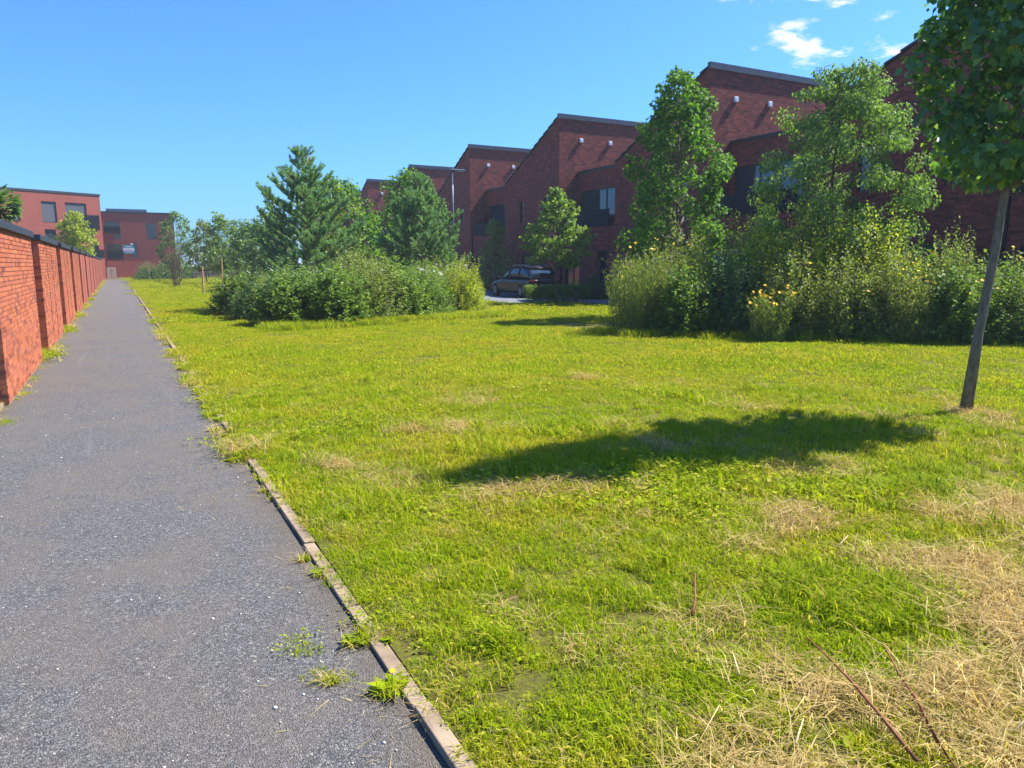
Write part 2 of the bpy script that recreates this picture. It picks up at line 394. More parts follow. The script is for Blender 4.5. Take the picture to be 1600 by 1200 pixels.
def broad_tree(name, label, group, loc, H, z0, prof, seed, ncl, per, cl_r, leaf, mat, bark, trunk_r, shape='b', lean=(0, 0), droop=.45, flat=.75, width=1., off=(0,0), trunk_top=.8):
    """prof(s) -> crown radius at s in 0..1 between z0 and H"""
    r = np.random.default_rng(seed)
    root = empty(name, loc, 0, label, 'tree', group)
    ax = lambda z: np.array([lean[0]*z, lean[1]*z, z])
    cs, rs, ns = [], [], []
    ga = 2.39996
    for i in range(ncl):
        s = (i + .5*r.random())/ncl; s = min(.985, s)
        z = z0 + (H - z0)*s; rad = prof(s)
        q = rad*math.sqrt(r.uniform(.12, 1.0)); th = i*ga + r.uniform(-.5, .5)
        c = ax(z) + np.array([q*math.cos(th) + off[0]*s, q*math.sin(th) + off[1]*s, r.uniform(-.15, .15)])
        cr_ = cl_r*r.uniform(.65, 1.25)*(1 - .35*s)
        cs.append(c); rs.append(cr_); ns.append(int(per*r.uniform(.6, 1.35)*(cr_/cl_r)**1.5) + 4)
    V, F, tone = cluster_leaves(cs, rs, ns, leaf, r, droop, shape=shape, flat=flat, width=width)
    crown = link('crown', np_mesh('crown', V, F, tone), mat, root); crown['kind'] = 'stuff'
    tb = MB(); zt = z0 + (H-z0)*trunk_top
    pts = [tuple(ax(zt*s) + np.array([off[0]*s*.5, off[1]*s*.5, 0]) + (r.normal(size=3)*.015 if s > 0 else 0)) for s in np.linspace(0, 1, 9)]
    tb.tube(pts, [trunk_r*(1.25 if k == 0 else 1 - .8*(k/8)) for k in range(9)], 10)
    tb.build('trunk', bark, root, True)
    lb = MB()
    for c, cr_ in zip(cs, rs):
        hd = math.hypot(c[0]-lean[0]*c[2], c[1]-lean[1]*c[2])
        zs = max(z0*.92, min(c[2] - hd*.7, zt*.98)); a = ax(zs)
        lb.tube(bend(a, c, r, -.06, 4, .07), [max(.006, trunk_r*.38*(1-.8*k/4)*(1-.5*(zs/H))) for k in range(5)], 5, False)
    lb.build('limbs', bark, root, True)
    return root

t = NT('grey_bark'); mpn = t.new('ShaderNodeMapping'); t.l.new(t.obj(), mpn.inputs['Vector']); mpn.inputs['Scale'].default_value = (1, 1, .3)
a_ = t.noise(mpn.outputs[0], 30, 6, .7, .4); b_ = t.noise(t.obj(), 3.5, 5, .65)
c = t.ramp(a_, [(.3,(.07,.058,.045)),(.5,(.16,.135,.105)),(.7,(.26,.225,.18))]); c = t.mix(t.rng(b_, .5, .66, 0, .6), c, (.13,.14,.07))
M['bark_grey'] = t.end(t.bsdf(c, .9, .2, normal=t.bump(a_, .8, .012)))
M['bark_red'] = mat_plain('pine_bark', (.22,.12,.07), .9, .2, 0, .4, 15)
M['bark_brown'] = mat_plain('brown_bark', (.10,.075,.05), .9, .2, 0, .4, 15)
M['leaf_linden'] = mat_leaf('linden_leaf', [(0,(.032,.075,.03)),(.6,(.06,.125,.04)),(.86,(.09,.165,.04)),(1,(.20,.26,.03))], .36, .35, .9)
M['leaf_gum'] = mat_leaf('glossy_leaf', [(0,(.03,.075,.015)),(.6,(.055,.12,.018)),(1,(.11,.18,.025))], .36, .45, .22)
M['leaf_ash'] = mat_leaf('feathery_leaf', [(0,(.055,.10,.03)),(.6,(.09,.15,.04)),(1,(.15,.20,.055))], .38, .5, .35)
M['leaf_pale'] = mat_leaf('pale_leaf', [(0,(.055,.10,.018)),(.6,(.09,.14,.025)),(1,(.14,.19,.045))], .4)
M['leaf_mid'] = mat_leaf('mid_leaf', [(0,(.045,.085,.016)),(.6,(.08,.13,.024)),(1,(.14,.19,.035))], .3, patch=.3)
M['leaf_blue'] = mat_leaf('blue_green_leaf', [(0,(.04,.08,.03)),(.6,(.07,.12,.04)),(1,(.13,.17,.06))], .3, patch=.3)
M['leaf_yellow'] = mat_leaf('yellow_green_leaf', [(0,(.09,.13,.014)),(.6,(.17,.20,.020)),(1,(.26,.26,.028))], .35, patch=.3)
M['leaf_olive'] = mat_leaf('olive_leaf', [(0,(.07,.10,.022)),(.6,(.125,.155,.036)),(1,(.21,.21,.07))], .3, patch=.3)
M['needle'] = mat_leaf('pine_needle', [(0,(.06,.12,.065)),(.6,(.11,.19,.10)),(1,(.18,.26,.11))], .30, .5, .3)
M['petal'] = mat_plain('yellow_petal', (.80,.48,.01), .6, .2)
M['white_petal'] = mat_plain('white_petal', (.7,.7,.62), .7, .2)
M['stem'] = mat_plain('green_stem', (.09,.12,.03), .7, .2)
M['twig'] = mat_plain('brown_twig', (.13,.085,.055), .85, .2)
M['pale_stalk'] = mat_plain('pale_stalk', (.5,.38,.2), .8, .2)
M['red_stem'] = mat_plain('red_dead_stem', (.20,.075,.032), .7, .2, 0, .3, 30)

# ================================================================== SETTING
def sheet(name, x0, x1, y0, y1, z, mat, nx=1, ny=1):
    b = MB(); 
    xs = np.linspace(x0, x1, nx+1); ys = np.linspace(y0, y1, ny+1)
    vs = [(x, y, z) for y in ys for x in xs]
    fs = [(j*(nx+1)+i, j*(nx+1)+i+1, (j+1)*(nx+1)+i+1, (j+1)*(nx+1)+i) for j in range(ny) for i in range(nx)]
    b.add(vs, fs)
    return tag(b.build(name, mat), kind='structure')
sheet('ground', -1500, 1500, -1500, 1500, -.030, M['field'])
sheet('lawn_ground', .909, 17.3, -8, 92, .0, M['lawn'], 4, 20)
sheet('garden_ground', -40, -1.30, -8, 89.0, -.005, M['field'])
# path
path = sheet('path', -1.26, .842, -8, 91.6, -.018, M['asphalt'])
sheet('pavement_end', -9, 12, 91.75, 94.5, .02, M['concrete'])
# access road in front of the houses and the parking bay
sheet('access_road', 16.93, 20.75, -8, 96, -.012, M['paving'])
sheet('parking_bay', 14.35, 16.92, 27.2, 40.6, .012, M['paving'])

# path edging, stones one by one
edge = empty('path_kerb', (0, 0, 0)); edge['kind'] = 'structure'
sb = MB().box(0, .064, .003, .907, -.11, .006).mesh('edging_stone')
sb.materials.append(M['concrete'])
for i in range(16):
    o = link('edging_stone', sb, None, edge, (.843 + random.uniform(-.006, .006), -1.3 + i*.91, random.uniform(-.006, .006)), (random.uniform(-.006,.006), random.uniform(-.03,.03), random.uniform(-.005, .005)))
    m = o.modifiers.new('bevel', 'BEVEL'); m.width = .006; m.segments = 2
MB().box(.846, .907, 13.27, 91.6, -.11, .012).build('edging_far', M['concrete'], edge)
MB().box(-1.345, -1.265, -8, 10.25, -.11, .026).build('edging_wall_side', M['concrete'], edge)
MB().box(16.80, 16.925, -8, 27.0, -.1, .085).build('road_kerb', M['concrete'], edge, bevel=.01)

# ================================================================== BOUNDARY WALL
WX, WH = -1.21, 2.03
wall = empty('boundary_wall', (WX, 10.3, 0), 0, 'long red brick boundary wall with dark coping running beside the path', 'wall')
bw, bh, jt = .225, .058, .010
brick_me = MB().box(-.05, 0, .003, bw-.003, jt/2, bh-jt/2).mesh('brick'); brick_me.materials.append(M['garden_brick'])
half_me = MB().box(-.05, 0, .003, bw/2-.003, jt/2, bh-jt/2).mesh('half_brick'); half_me.materials.append(M['garden_brick'])
NP = 13; PER, PL = 5.85, 4.5
rows = 35
singles = 0
for k in range(NP):
    y0 = 10.35 + k*PER - (10.35 + k*PER) % bw
    y1 = y0 + PL
    ly = y0 - 10.3
    panel = empty('panel', (0, ly, 0), parent=wall)
    near = k < 4
    core = MB().box(-.5, -.009 if near else 0, .009 if near else 0, PL - .009, -.2, rows*bh)
    core.build('mortar_bed' if near else 'brickwork', M['mortar'] if near else M['garden_brick_far'], panel)
    if near:
        rest = MB()
        for j in range(rows):
            z = j*bh; sh = (j % 2)*.5
            ys = [(0, .5)] + [(i + .5, 1) for i in range(19)] + [(19.5, .5)] if j % 2 else [(i, 1) for i in range(20)]
            for (u, w_) in ys:
                dx = random.uniform(-.003, .002)
                if k == 0 and singles < 300 and u < 11.6:
                    o = link('brick', brick_me if w_ == 1 else half_me, None, panel, (dx, u*bw, z), (0, 0, random.uniform(-.006, .006))); singles += 1
                else:
                    rest.box(-.05, dx, u*bw + .003, (u+w_)*bw - .003, z + jt/2, z + bh - jt/2)
            # the end of the panel, facing the camera side
            xa = -.052
            for wd_ in ((.06, bw, bw) if j % 2 else (.17, bw, .11)):
                rest.box(max(-.5, xa - wd_ + jt), xa, random.uniform(-.002, .002), .05, z + jt/2, z + bh - jt/2); xa -= wd_
        ro = rest.build('brick_courses', M['garden_brick'], panel); ro['kind'] = 'stuff'
    for q in (.34, .62) if k else ():
        MB().box(-.02, .004, PL*q, PL*q + .012, 0, rows*bh).build('movement_joint', M['anthracite'], panel)
    cp = MB().box(-.55, .045, -.04, PL + .04, rows*bh, rows*bh + .105)
    cp.build('coping', M['slate'], panel, bevel=.008)
    # recessed length up to the next panel
    rec = MB().box(-.5, -.36, PL + .001, PER + .1, -.2, rows*bh - .02)
    rec.build('recessed_brickwork', M['garden_brick_far'], panel)
    MB().box(-.54, -.32, PL + .045, PER - .05, rows*bh - .02, rows*bh + .08).build('recess_coping', M['slate'], panel)

# ================================================================== HOLED WALLS
def holed(mb, O, U, W, H, holes, Nin, depth=.14):
    """front rectangle with openings and their reveals. O corner, U horizontal unit, Nin inward unit. holes (u0,u1,z0,z1)"""
    O, U, Nin = Vector(O), Vector(U), Vector(Nin); Z = Vector((0,0,1))
    us = sorted({0, W, *[h[0] for h in holes], *[h[1] for h in holes]}); zs = sorted({0, H, *[h[2] for h in holes], *[h[3] for h in holes]})
    P = lambda u, z, d=0: O + U*u + Z*z + Nin*d
    flip = U.cross(Z).dot(Nin) > 0
    def q(a, b, c, d): mb.quad(*((d, c, b, a) if flip else (a, b, c, d)))
    for i in range(len(us)-1):
        for j in range(len(zs)-1):
            um, zm = (us[i]+us[i+1])/2, (zs[j]+zs[j+1])/2
            if any(h[0] < um < h[1] and h[2] < zm < h[3] for h in holes): continue
            q(P(us[i], zs[j]), P(us[i+1], zs[j]), P(us[i+1], zs[j+1]), P(us[i], zs[j+1]))
    for (a, b, c, d) in holes:
        q(P(a, c), P(a, c, depth), P(a, d, depth), P(a, d)); q(P(b, c, depth), P(b, c), P(b, d), P(b, d, depth))
        q(P(a, d), P(a, d, depth), P(b, d, depth), P(b, d)); q(P(a, c, depth), P(a, c), P(b, c), P(b, c, depth))

def window(parent, O, U, Nin, hole, splits=(), depth=.10, blind=0, bar=None, curtain=False):
    """frame bars, panes and the dark room behind, set back in an opening"""
    O, U, Nin = Vector(O), Vector(U), Vector(Nin); a, b, c, d = hole
    def bx(mb, u0, u1, z0, z1, d0, d1):
        ps = [O + U*u + Vector((0,0,z)) + Nin*dd for dd in (d0, d1) for (u, z) in ((u0,z0),(u1,z0),(u1,z1),(u0,z1))]
        mb.add(ps, [(0,1,2,3),(7,6,5,4),(0,4,5,1),(1,5,6,2),(2,6,7,3),(3,7,4,0)])
    fr = MB(); w = .055
    bx(fr, a, b, c, c+w, depth-.03, depth+.05); bx(fr, a, b, d-w, d, depth-.03, depth+.05)
    bx(fr, a, a+w, c+w, d-w, depth-.03, depth+.05); bx(fr, b-w, b, c+w, d-w, depth-.03, depth+.05)
    cuts = [a + (b-a)*s for s in splits]
    for s in cuts: bx(fr, s-w/2, s+w/2, c+w, d-w, depth-.028, depth+.048)
    if bar: 
        zb = c + (d-c)*bar
        ed = [a+w] + [x for s in cuts for x in (s-w/2, s+w/2)] + [b-w]
        for i in range(0, len(ed), 2): bx(fr, ed[i], ed[i+1], zb-w/2, zb+w/2, depth-.026, depth+.046)
    win = fr.build('window', M['frame'], parent)
    ed = [a] + cuts + [b]
    for i in range(len(ed)-1):
        pn = MB(); bx(pn, ed[i]+.03, ed[i+1]-.03, c+.03, d-.03, depth+.005, depth+.012)
        pn.build('pane', M['glass'], win)
    if curtain:
        cu = MB(); bx(cu, a+.06, b-.06, c+.06, d-.06, depth+.06, depth+.065); cu.build('curtain', M['curtain'], win)
    if blind:
        bl = MB(); bx(bl, a+.005, b-.005, d-(d-c)*blind, d-.005, depth-.08, depth-.05); bl.build('roller_blind', M['panel_grey'], win)
    return win

# ================================================================== ROW OF HOUSES
XF, XR, XB = 20.8, 22.0, 29.2
TL, LL, HR, HL = 6.1, 5.0, 9.15, 6.22
SL = (HR - HL)/TL
def house(Y0, label, full=True, seed=0):
    r = random.Random(seed)
    h = empty('terraced_house', (XF, Y0, 0), 0, label, 'house', 'saw-tooth brick houses in a row')
    U, N = (0, 1, 0), (1, 0, 0)
    D = XB - XF
    # tall part: front with sloping head
    tall = [(1.5, 4.1, .75, 2.2), (3.85, 4.3, 3.85, 5.2), (1.1, 1.6, 4.35, 5.3)]
    low_g = [(.5, 1.35, .05, 2.25), (2.95, 4.3, .5, 2.1)]
    up = [(1.35, 4.75, .62, 2.0)]
    mb = MB(); holed(mb, (0,0,0), U, TL, HL, tall, N)
    mb.add([(0,0,HL),(0,TL,HL),(0,0,HR)], [(2,1,0)])
    mb.quad((0,0,0),(D,0,0),(D,0,HR),(0,0,HR))                  # high wall facing back along the row
    mb.quad((D,0,0),(D,TL,0),(D,TL,HL),(D,0,HR)); mb.quad((0,TL,0),(0,TL,HL),(D,TL,HL),(D,TL,0))
    mb.build('tall_wall', M['house_brick'], h)
    # ground floor of the low part, flush with the front, and the set-back upper floor
    lo = MB(); holed(lo, (0,-LL,0), U, LL, 3.4, low_g, N)
    lo.quad((0,-LL,3.4),(0,0,3.4),(1.2,0,3.4),(1.2,-LL,3.4))
    lo.build('ground_floor_wall', M['house_brick'], h)
    lu = MB(); holed(lu, (1.2,-LL,3.4), U, LL, HL+.1-3.4, up, N)
    lu.build('upper_floor_wall', M['house_brick'], h)
    MB().box(1.16, D, -LL, -.003, HL+.1, HL+.16).build('flat_roof', M['roof'], h)
    MB().box(1.14, 1.5, -LL+.0, -.005, HL+.16, HL+.22).build('parapet_coping', M['slate'], h)
    # balcony front
    bal = MB().box(.03, .08, -LL+.55, -.55, 3.43, 4.17).build('balcony_panel', M['anthracite'], h)
    MB().box(.01, .10, -LL+.5, -.5, 4.17, 4.21).build('handrail', M['anthracite'], bal)
    # windows and door
    window(h, (0,0,0), U, N, tall[0], (.45,), curtain=True); window(h, (0,0,0), U, N, tall[1]); window(h, (0,0,0), U, N, tall[2])
    window(h, (0,-LL,0), U, N, low_g[1], (.5,))
    window(h, (1.2,-LL,3.4), U, N, up[0], (.34, .62), blind=0)
    dr = MB().box(.09, .14, -LL+.5, -LL+1.35, .05, 2.25).build('door', M['anthracite'], h)
    MB().tube([(.05,-LL+1.22,.5),(.05,-LL+1.22,1.9)], .018, 8).build('door_handle', M['zinc'], dr)
    MB().tube([(-.05,-.35,0),(-.05,-.35,3.35)], .05, 8).build('downpipe', M['anthracite'], h)
    # roof of overlapping slate courses, verge left jagged
    n = 12
    rf = empty('roof', (0,0,0), parent=h)
    for i in range(n):
        a, b = i/n, (i+1)/n
        y0, y1 = TL*a, TL*b + .06
        za, zb = HR - (HR-HL)*a, HR - (HR-HL)*b - .02
        m = MB(); x0 = -.06
        vs = [(x0,y0,za+.005),(D,y0,za+.005),(D,y1,zb+.075),(x0,y1,zb+.075),(x0,y0,za+.06),(D,y0,za+.06),(D,y1,zb+.13),(x0,y1,zb+.13)]
        m.add(vs, [(0,3,2,1),(4,5,6,7),(0,1,5,4),(1,2,6,5),(2,3,7,6),(3,0,4,7)])
        m.build('slate_course', M['roof'], rf)
    for i in range(7):
        w = (D+.08)/7
        MB().box(-.08 + i*w + .004, -.08 + (i+1)*w - .004, -.055, .12, HR-.11, HR+.13).build('ridge_coping', M['ridge'], h)
    for x in (1.32, 3.18):
        v_ = MB().box(x-.10, x+.10, -.075, .0, 7.92, 8.13).build('vent', M['white_vent'], h, bevel=.015)
        MB().box(x-.07, x+.07, -.08, -.075, 7.96, 8.08).build('grille', M['white'], v_)
    return h
HL_LABELS = ['brick house with its slate verge rising behind the young street tree and the feathery tree',
             'brick house whose high wall with two white vents rises behind the glossy leaved tree',
             'brick house behind the small pale tree and the dark parked car',
             'brick house behind the street lamp, balcony window above clipped evergreen shrub',
             'brick house whose high wall stands directly behind the street lamp head',
             'distant brick house seen between the two pines and the broadleaf tree',
             'distant brick house with only its coping showing above the pine branches',
             'last brick house of the row, mostly hidden by pines and trees']
Y0S = [11.72 + 11.09*k for k in range(8)]
for k, y in enumerate(Y0S): house(y, HL_LABELS[k], seed=k+3)

# ================================================================== FLATS AT THE END OF THE PATH
def flats(name, label, loc, rz, W, D, H, holes, wins, balcs, coping_h=.2):
    h = empty(name, loc, rz, label, 'apartment block', 'brick apartment blocks closing the path')
    mb = MB(); holed(mb, (0,0,0), (1,0,0), W, H, holes, (0,1,0), .3)
    mb.quad((W,0,0),(W,D,0),(W,D,H),(W,0,H)); mb.quad((0,0,0),(0,0,H),(0,D,H),(0,D,0)); mb.quad((0,D,0),(0,D,H),(W,D,H),(W,D,0))
    mb.build('wall', M['flat_brick'], h)
    MB().box(-.06, W+.06, -.06, D, H, H+coping_h).build('roof_coping', M['slate'], h)
    for hole, kw in zip(holes, wins): window(h, (0,0,0), (1,0,0), (0,1,0), hole, depth=.2, **kw)
    for (x0, x1, z0, z1, dp) in balcs:
        b = empty('balcony', (0,0,0), parent=h)
        MB().box(x0, x1, -dp, -.002, z0-.12, z0).build('slab', M['anthracite'], b)
        m = MB(); n = max(4, int((x1-x0)/.11))
        for i in range(n+1):
            x = x0 + (x1-x0-.03)*i/n; m.box(x, x+.03, -dp, -dp+.02, z0, z1)
        for s in (x0, x1-.03):
            for i in range(5): m.box(s, s+.02, -dp+.06+i*(dp-.1)/5, -dp+.09+i*(dp-.1)/5, z0, z1)
        m.build('balusters', M['anthracite'], b)
        MB().box(x0-.01, x1+.01, -dp-.02, -dp+.04, z1, z1+.05).build('handrail', M['anthracite'], b)
        MB().box(x0, x1, -dp+.03, -dp+.05, z0, z1-.05).build('mesh_panel', M['anthracite'], b)
    return h
# block 1: x from -14 to -1
flats('apartment_block', 'three storey brick apartment block with dark blinds and corner balcony behind boundary wall', (-12.48, 84.9, 0), R(28), 13.0, 12, 8.7,
      [(4.35,5.2,5.73,7.86),(7.2,8.6,5.75,7.82),(9.46,11.55,5.72,7.84),(7.3,8.35,3.84,5.08),(11.75,12.5,2.47,3.95)],
      [dict(blind=.97), dict(blind=.97), dict(blind=.97), dict(splits=(.5,), curtain=True), dict(curtain=True)], [(10.9,12.5,5.25,6.65,.55),(11.5,12.6,2.35,3.1,.8)])
b2 = flats('apartment_block', 'lower brick apartment block with planted balconies and a tall corner window at the path end', (-2.65, 97.24, 0), R(-1.5), 9.05, 10, 7.35,
      [(1.85,3.3,5.2,6.4),(2.75,3.35,4.45,5.1),(1.9,3.3,2.4,3.95),(4.45,5.0,2.4,4.0),(6.1,7.1,4.5,6.3),(2.7,3.7,.5,1.4)],
      [dict(curtain=True), dict(curtain=True), dict(splits=(.5,)), dict(bar=.45, curtain=True), dict(splits=(.5,), bar=.45, curtain=True), dict()],
      [(1.75,3.4,5.25,5.85,.9),(1.8,3.5,2.4,3.1,.9)])
MB().box(2.0, 6.3, 3, 7, 7.6, 8.05).build('rooftop_plant_room', M['zinc'], b2)
cab_ = empty('service_cabinet', (-.5, 94.3, .02), 0, 'beige service cabinet against the low wall at the path end', 'cabinet')
MB().box(-.45, .45, -.18, .18, .06, 1.2).build('housing', mat_plain('cabinet', (.42,.36,.29), .7), cab_, bevel=.02)
MB().box(-.47, .47, -.2, .2, 0, .06).build('plinth', M['concrete'], cab_)
MB().box(.02, .4, -.195, -.181, .12, 1.12).build('door', mat_plain('cabinet_door', (.36,.31,.25), .7), cab_)
low = MB().box(-.9, 4.5, 94.7, 94.95, 0, 2.0).build('garden_wall', M['flat_brick']); tag(low, 'low red brick wall across the end of the path', 'wall')
sg = empty('estate_sign', (.82, 96.6, 2.45), R(-1.5), 'teal and white sign board on the lower apartment block', 'sign')
MB().box(0, 1.2, 0, .05, .35, 1.35).build('board', mat_plain('teal', (.02,.27,.29), .4), sg)
MB().box(.03, 1.19, -.012, -.002, .62, 1.02).build('white_band', M['white'], sg)
tl_ = MB()
for x0, x1, z in ((.28,.98,1.18),(.22,.58,.47),(.64,1.0,.47)): tl_.box(x0, x1, -.01, -.002, z-.05, z+.05)
tl_.build('light_lettering', mat_plain('pale_teal', (.5,.75,.78), .5), sg)
MB().box(.12, .95, -.018, -.0122, .80, .84).build('green_line', mat_plain('pale_green', (.45,.6,.5), .5), sg)
MB().box(.85, 1.1, -.01, .03, 1.36, 1.55).build('white_tab', M['white'], sg)
for x in (.1, 1.08): MB().box(x, x+.06, .05, .62, .7, .76).build('bracket', M['anthracite'], sg)

# ================================================================== GRASS (geometry nodes)
TUFTS = bpy.data.collections.new('tuft_sources')
def blades(n, rad, h0, h1, w, curl, r, flat=0., lie=0.):
    a = r.random(n)*2*math.pi; q = rad*np.sqrt(r.random(n))
    P = np.stack([q*np.cos(a), q*np.sin(a), np.zeros(n)], 1)
    th = r.random(n)*2*math.pi; D = np.stack([np.cos(th), np.sin(th), np.zeros(n)], 1)
    H = h0 + (h1-h0)*r.random(n)**1.4; lean = curl*(.3 + r.random(n))
    Z = np.array([0, 0, 1.]); S = np.stack([-np.sin(th), np.cos(th), np.zeros(n)], 1)
    up = 1 - flat*r.random(n)
    p0 = P; p1 = P + (Z*(.55*up)[:, None] + D*(lean*.35)[:, None])*H[:, None]
    p2 = p1 + (Z*((.45 - .4*np.minimum(1, lean))*up)[:, None] + D*(lean*.75 + .12)[:, None])*H[:, None]
    p0 = p0 + np.array([0, 0, -.005]); 
    if lie: 
        lift = r.random(n)*lie; p0[:, 2] += lift; p1[:, 2] += lift*.8; p2[:, 2] += lift*.6
    ww = w*(.6 + .8*r.random(n))[:, None]
    V = np.stack([p0 - S*ww*.5, p0 + S*ww*.5, p1 + S*ww*.42, p1 - S*ww*.42, p2 + S*ww*.06, p2 - S*ww*.06], 1).reshape(-1, 3)
    b = np.arange(n)[:, None]*6
    F = np.concatenate([b + np.array([0,1,2,3]), b + np.array([3,2,4,5])], 0)
    return V, F, np.repeat(r.random(n), 6)
def tuft(i, mat, parts):
    Vs, Fs, Ts, o = [], [], [], 0
    for V, F, T in parts: Vs.append(V); Fs.append(F + o); Ts.append(T); o += len(V)
    me = np_mesh('tuft', np.concatenate(Vs), np.concatenate(Fs), np.concatenate(Ts)); me.materials.append(mat)
    ob = bpy.data.objects.new('tuft_%02d' % i, me); TUFTS.objects.link(ob)
r = np.random.default_rng(5)
for i in range(3): tuft(i, M['grass'], [blades(80, .10, .018, .048, .0042, .8, r)])                    # 0-2 short near
for i in range(3, 5): tuft(i, M['grass_lush'], [blades(46, .07, .04, .11, .005, .7, r)])             # 3-4 long lush
for i in range(5, 8): tuft(i, M['straw'], [blades(40, .13, .05, .16, .0040, 1.5, r, 1.0, .022)])        # 5-7 straw lying
for i in range(8, 10): tuft(i, M['grass'], [blades(150, .28, .018, .048, .008, .8, r)])                 # 8-9 mid
for i in range(10, 12): tuft(i, M['grass'], [blades(200, .75, .025, .06, .018, .8, r)])                 # 10-11 far
def rosette(n, L, r):
    a = np.arange(n)*2.4 + r.random(n)*.5
    T = np.stack([np.cos(a), np.sin(a), .35 + .5*r.random(n)], 1); N = np.stack([-.3*np.cos(a), -.3*np.sin(a), np.ones(n)], 1)
    return leaves(np.zeros((n, 3)) + r.normal(size=(n,3))*np.array([.012,.012,.0]), T, N, L*(.6 + .6*r.random(n)), 'b', .55, r)
for i in range(12, 14): tuft(i, M['grass_lush'], [rosette(12, .045, r)])                                # 12-13 broadleaf
def clover(n, rad, L, r):
    P = np.stack([r.normal(size=n)*rad, r.normal(size=n)*rad, .012 + .035*r.random(n)], 1)
    T = unit(n, r); T[:, 2] *= .3; N = unit(n, r)*.35; N[:, 2] += 1
    return leaves(P, T, N, L*(.6 + .7*r.random(n)), 'q', 1.1, r)
tuft(14, M['grass_lush'], [clover(60, .09, .02, r), blades(18, .1, .03, .07, .004, .8, r)])            # 14 clover patch

# value noise in numpy for where things grow
_lat = np.random.default_rng(77).random((64, 64))
def vnoise(x, y, s):
    x = x*s + 13.7; y = y*s + 5.1
    xi = np.floor(x).astype(int); yi = np.floor(y).astype(int); fx = x-xi; fy = y-yi
    fx = fx*fx*(3-2*fx); fy = fy*fy*(3-2*fy)
    g = lambda a, b: _lat[a % 64, b % 64]
    return (g(xi,yi)*(1-fx)+g(xi+1,yi)*fx)*(1-fy) + (g(xi,yi+1)*(1-fx)+g(xi+1,yi+1)*fx)*fy
def fbm(x, y, s): return .55*vnoise(x,y,s) + .3*vnoise(x+9,y+4,s*2.1) + .15*vnoise(x+3,y+8,s*4.3)
DRYP = [(2.15,1.6,.42),(2.4,1.25,.5),(2.7,1.45,.35),(1.85,1.4,.22),(3.55,2.3,.36),(3.95,2.15,.24),(3.65,3.0,.36),(2.3,2.35,.15),(3.0,2.9,.14),(4.6,2.1,.22),(8.15,4.6,.5),(3.35,1.75,.22)]
BARE = [(5.0,2.4,.5),(4.7,2.75,.3),(3.55,1.75,.3),(3.3,1.45,.25)]
def dryness(x, y):
    d = np.zeros_like(x)
    wob = (fbm(x, y, 2.6) - .5)*1.3
    for cx, cy, rr in DRYP:
        q = np.hypot(x-cx, y-cy)/rr; d = np.maximum(d, np.clip((.75 - q + wob)*1.6, 0, .70))
    d = np.maximum(d, np.clip((fbm(x, y, .9) - .63)*3, 0, .3))
    return d
yaw = R(27.98)
def scatter(x0, x1, y0, y1, dens, dmin, dmax, r, margin=1.22):
    n = int((x1-x0)*(y1-y0)*dens); x = x0 + (x1-x0)*r.random(n); y = y0 + (y1-y0)*r.random(n)
    fwd = x*math.sin(yaw) + y*math.cos(yaw); rt = x*math.cos(yaw) - y*math.sin(yaw); d = np.hypot(x, y)
    k = (d >= dmin) & (d < dmax) & (np.abs(rt) < fwd*.70*margin + .8) & (fwd > .9)
    return x[k], y[k]
def in_bed(x, y):
    bl = (x > 3.2) & (x < 10.6) & (y > 19.6) & (y < 27)
    br = ((x - 9.9)*.70 + (y - 13.6)*.715 > 1.2) & ((x-9.9)*.70 + (y-13.6)*.715 < 3.6) & (x > 10.0)
    return bl | br
PX, PY, PI, PS = [], [], [], []
def put(x, y, idx, s):
    PX.append(x); PY.append(y); PI.append(np.broadcast_to(idx, len(x)).astype(int)); PS.append(np.broadcast_to(s, len(x)))
gr = np.random.default_rng(21)
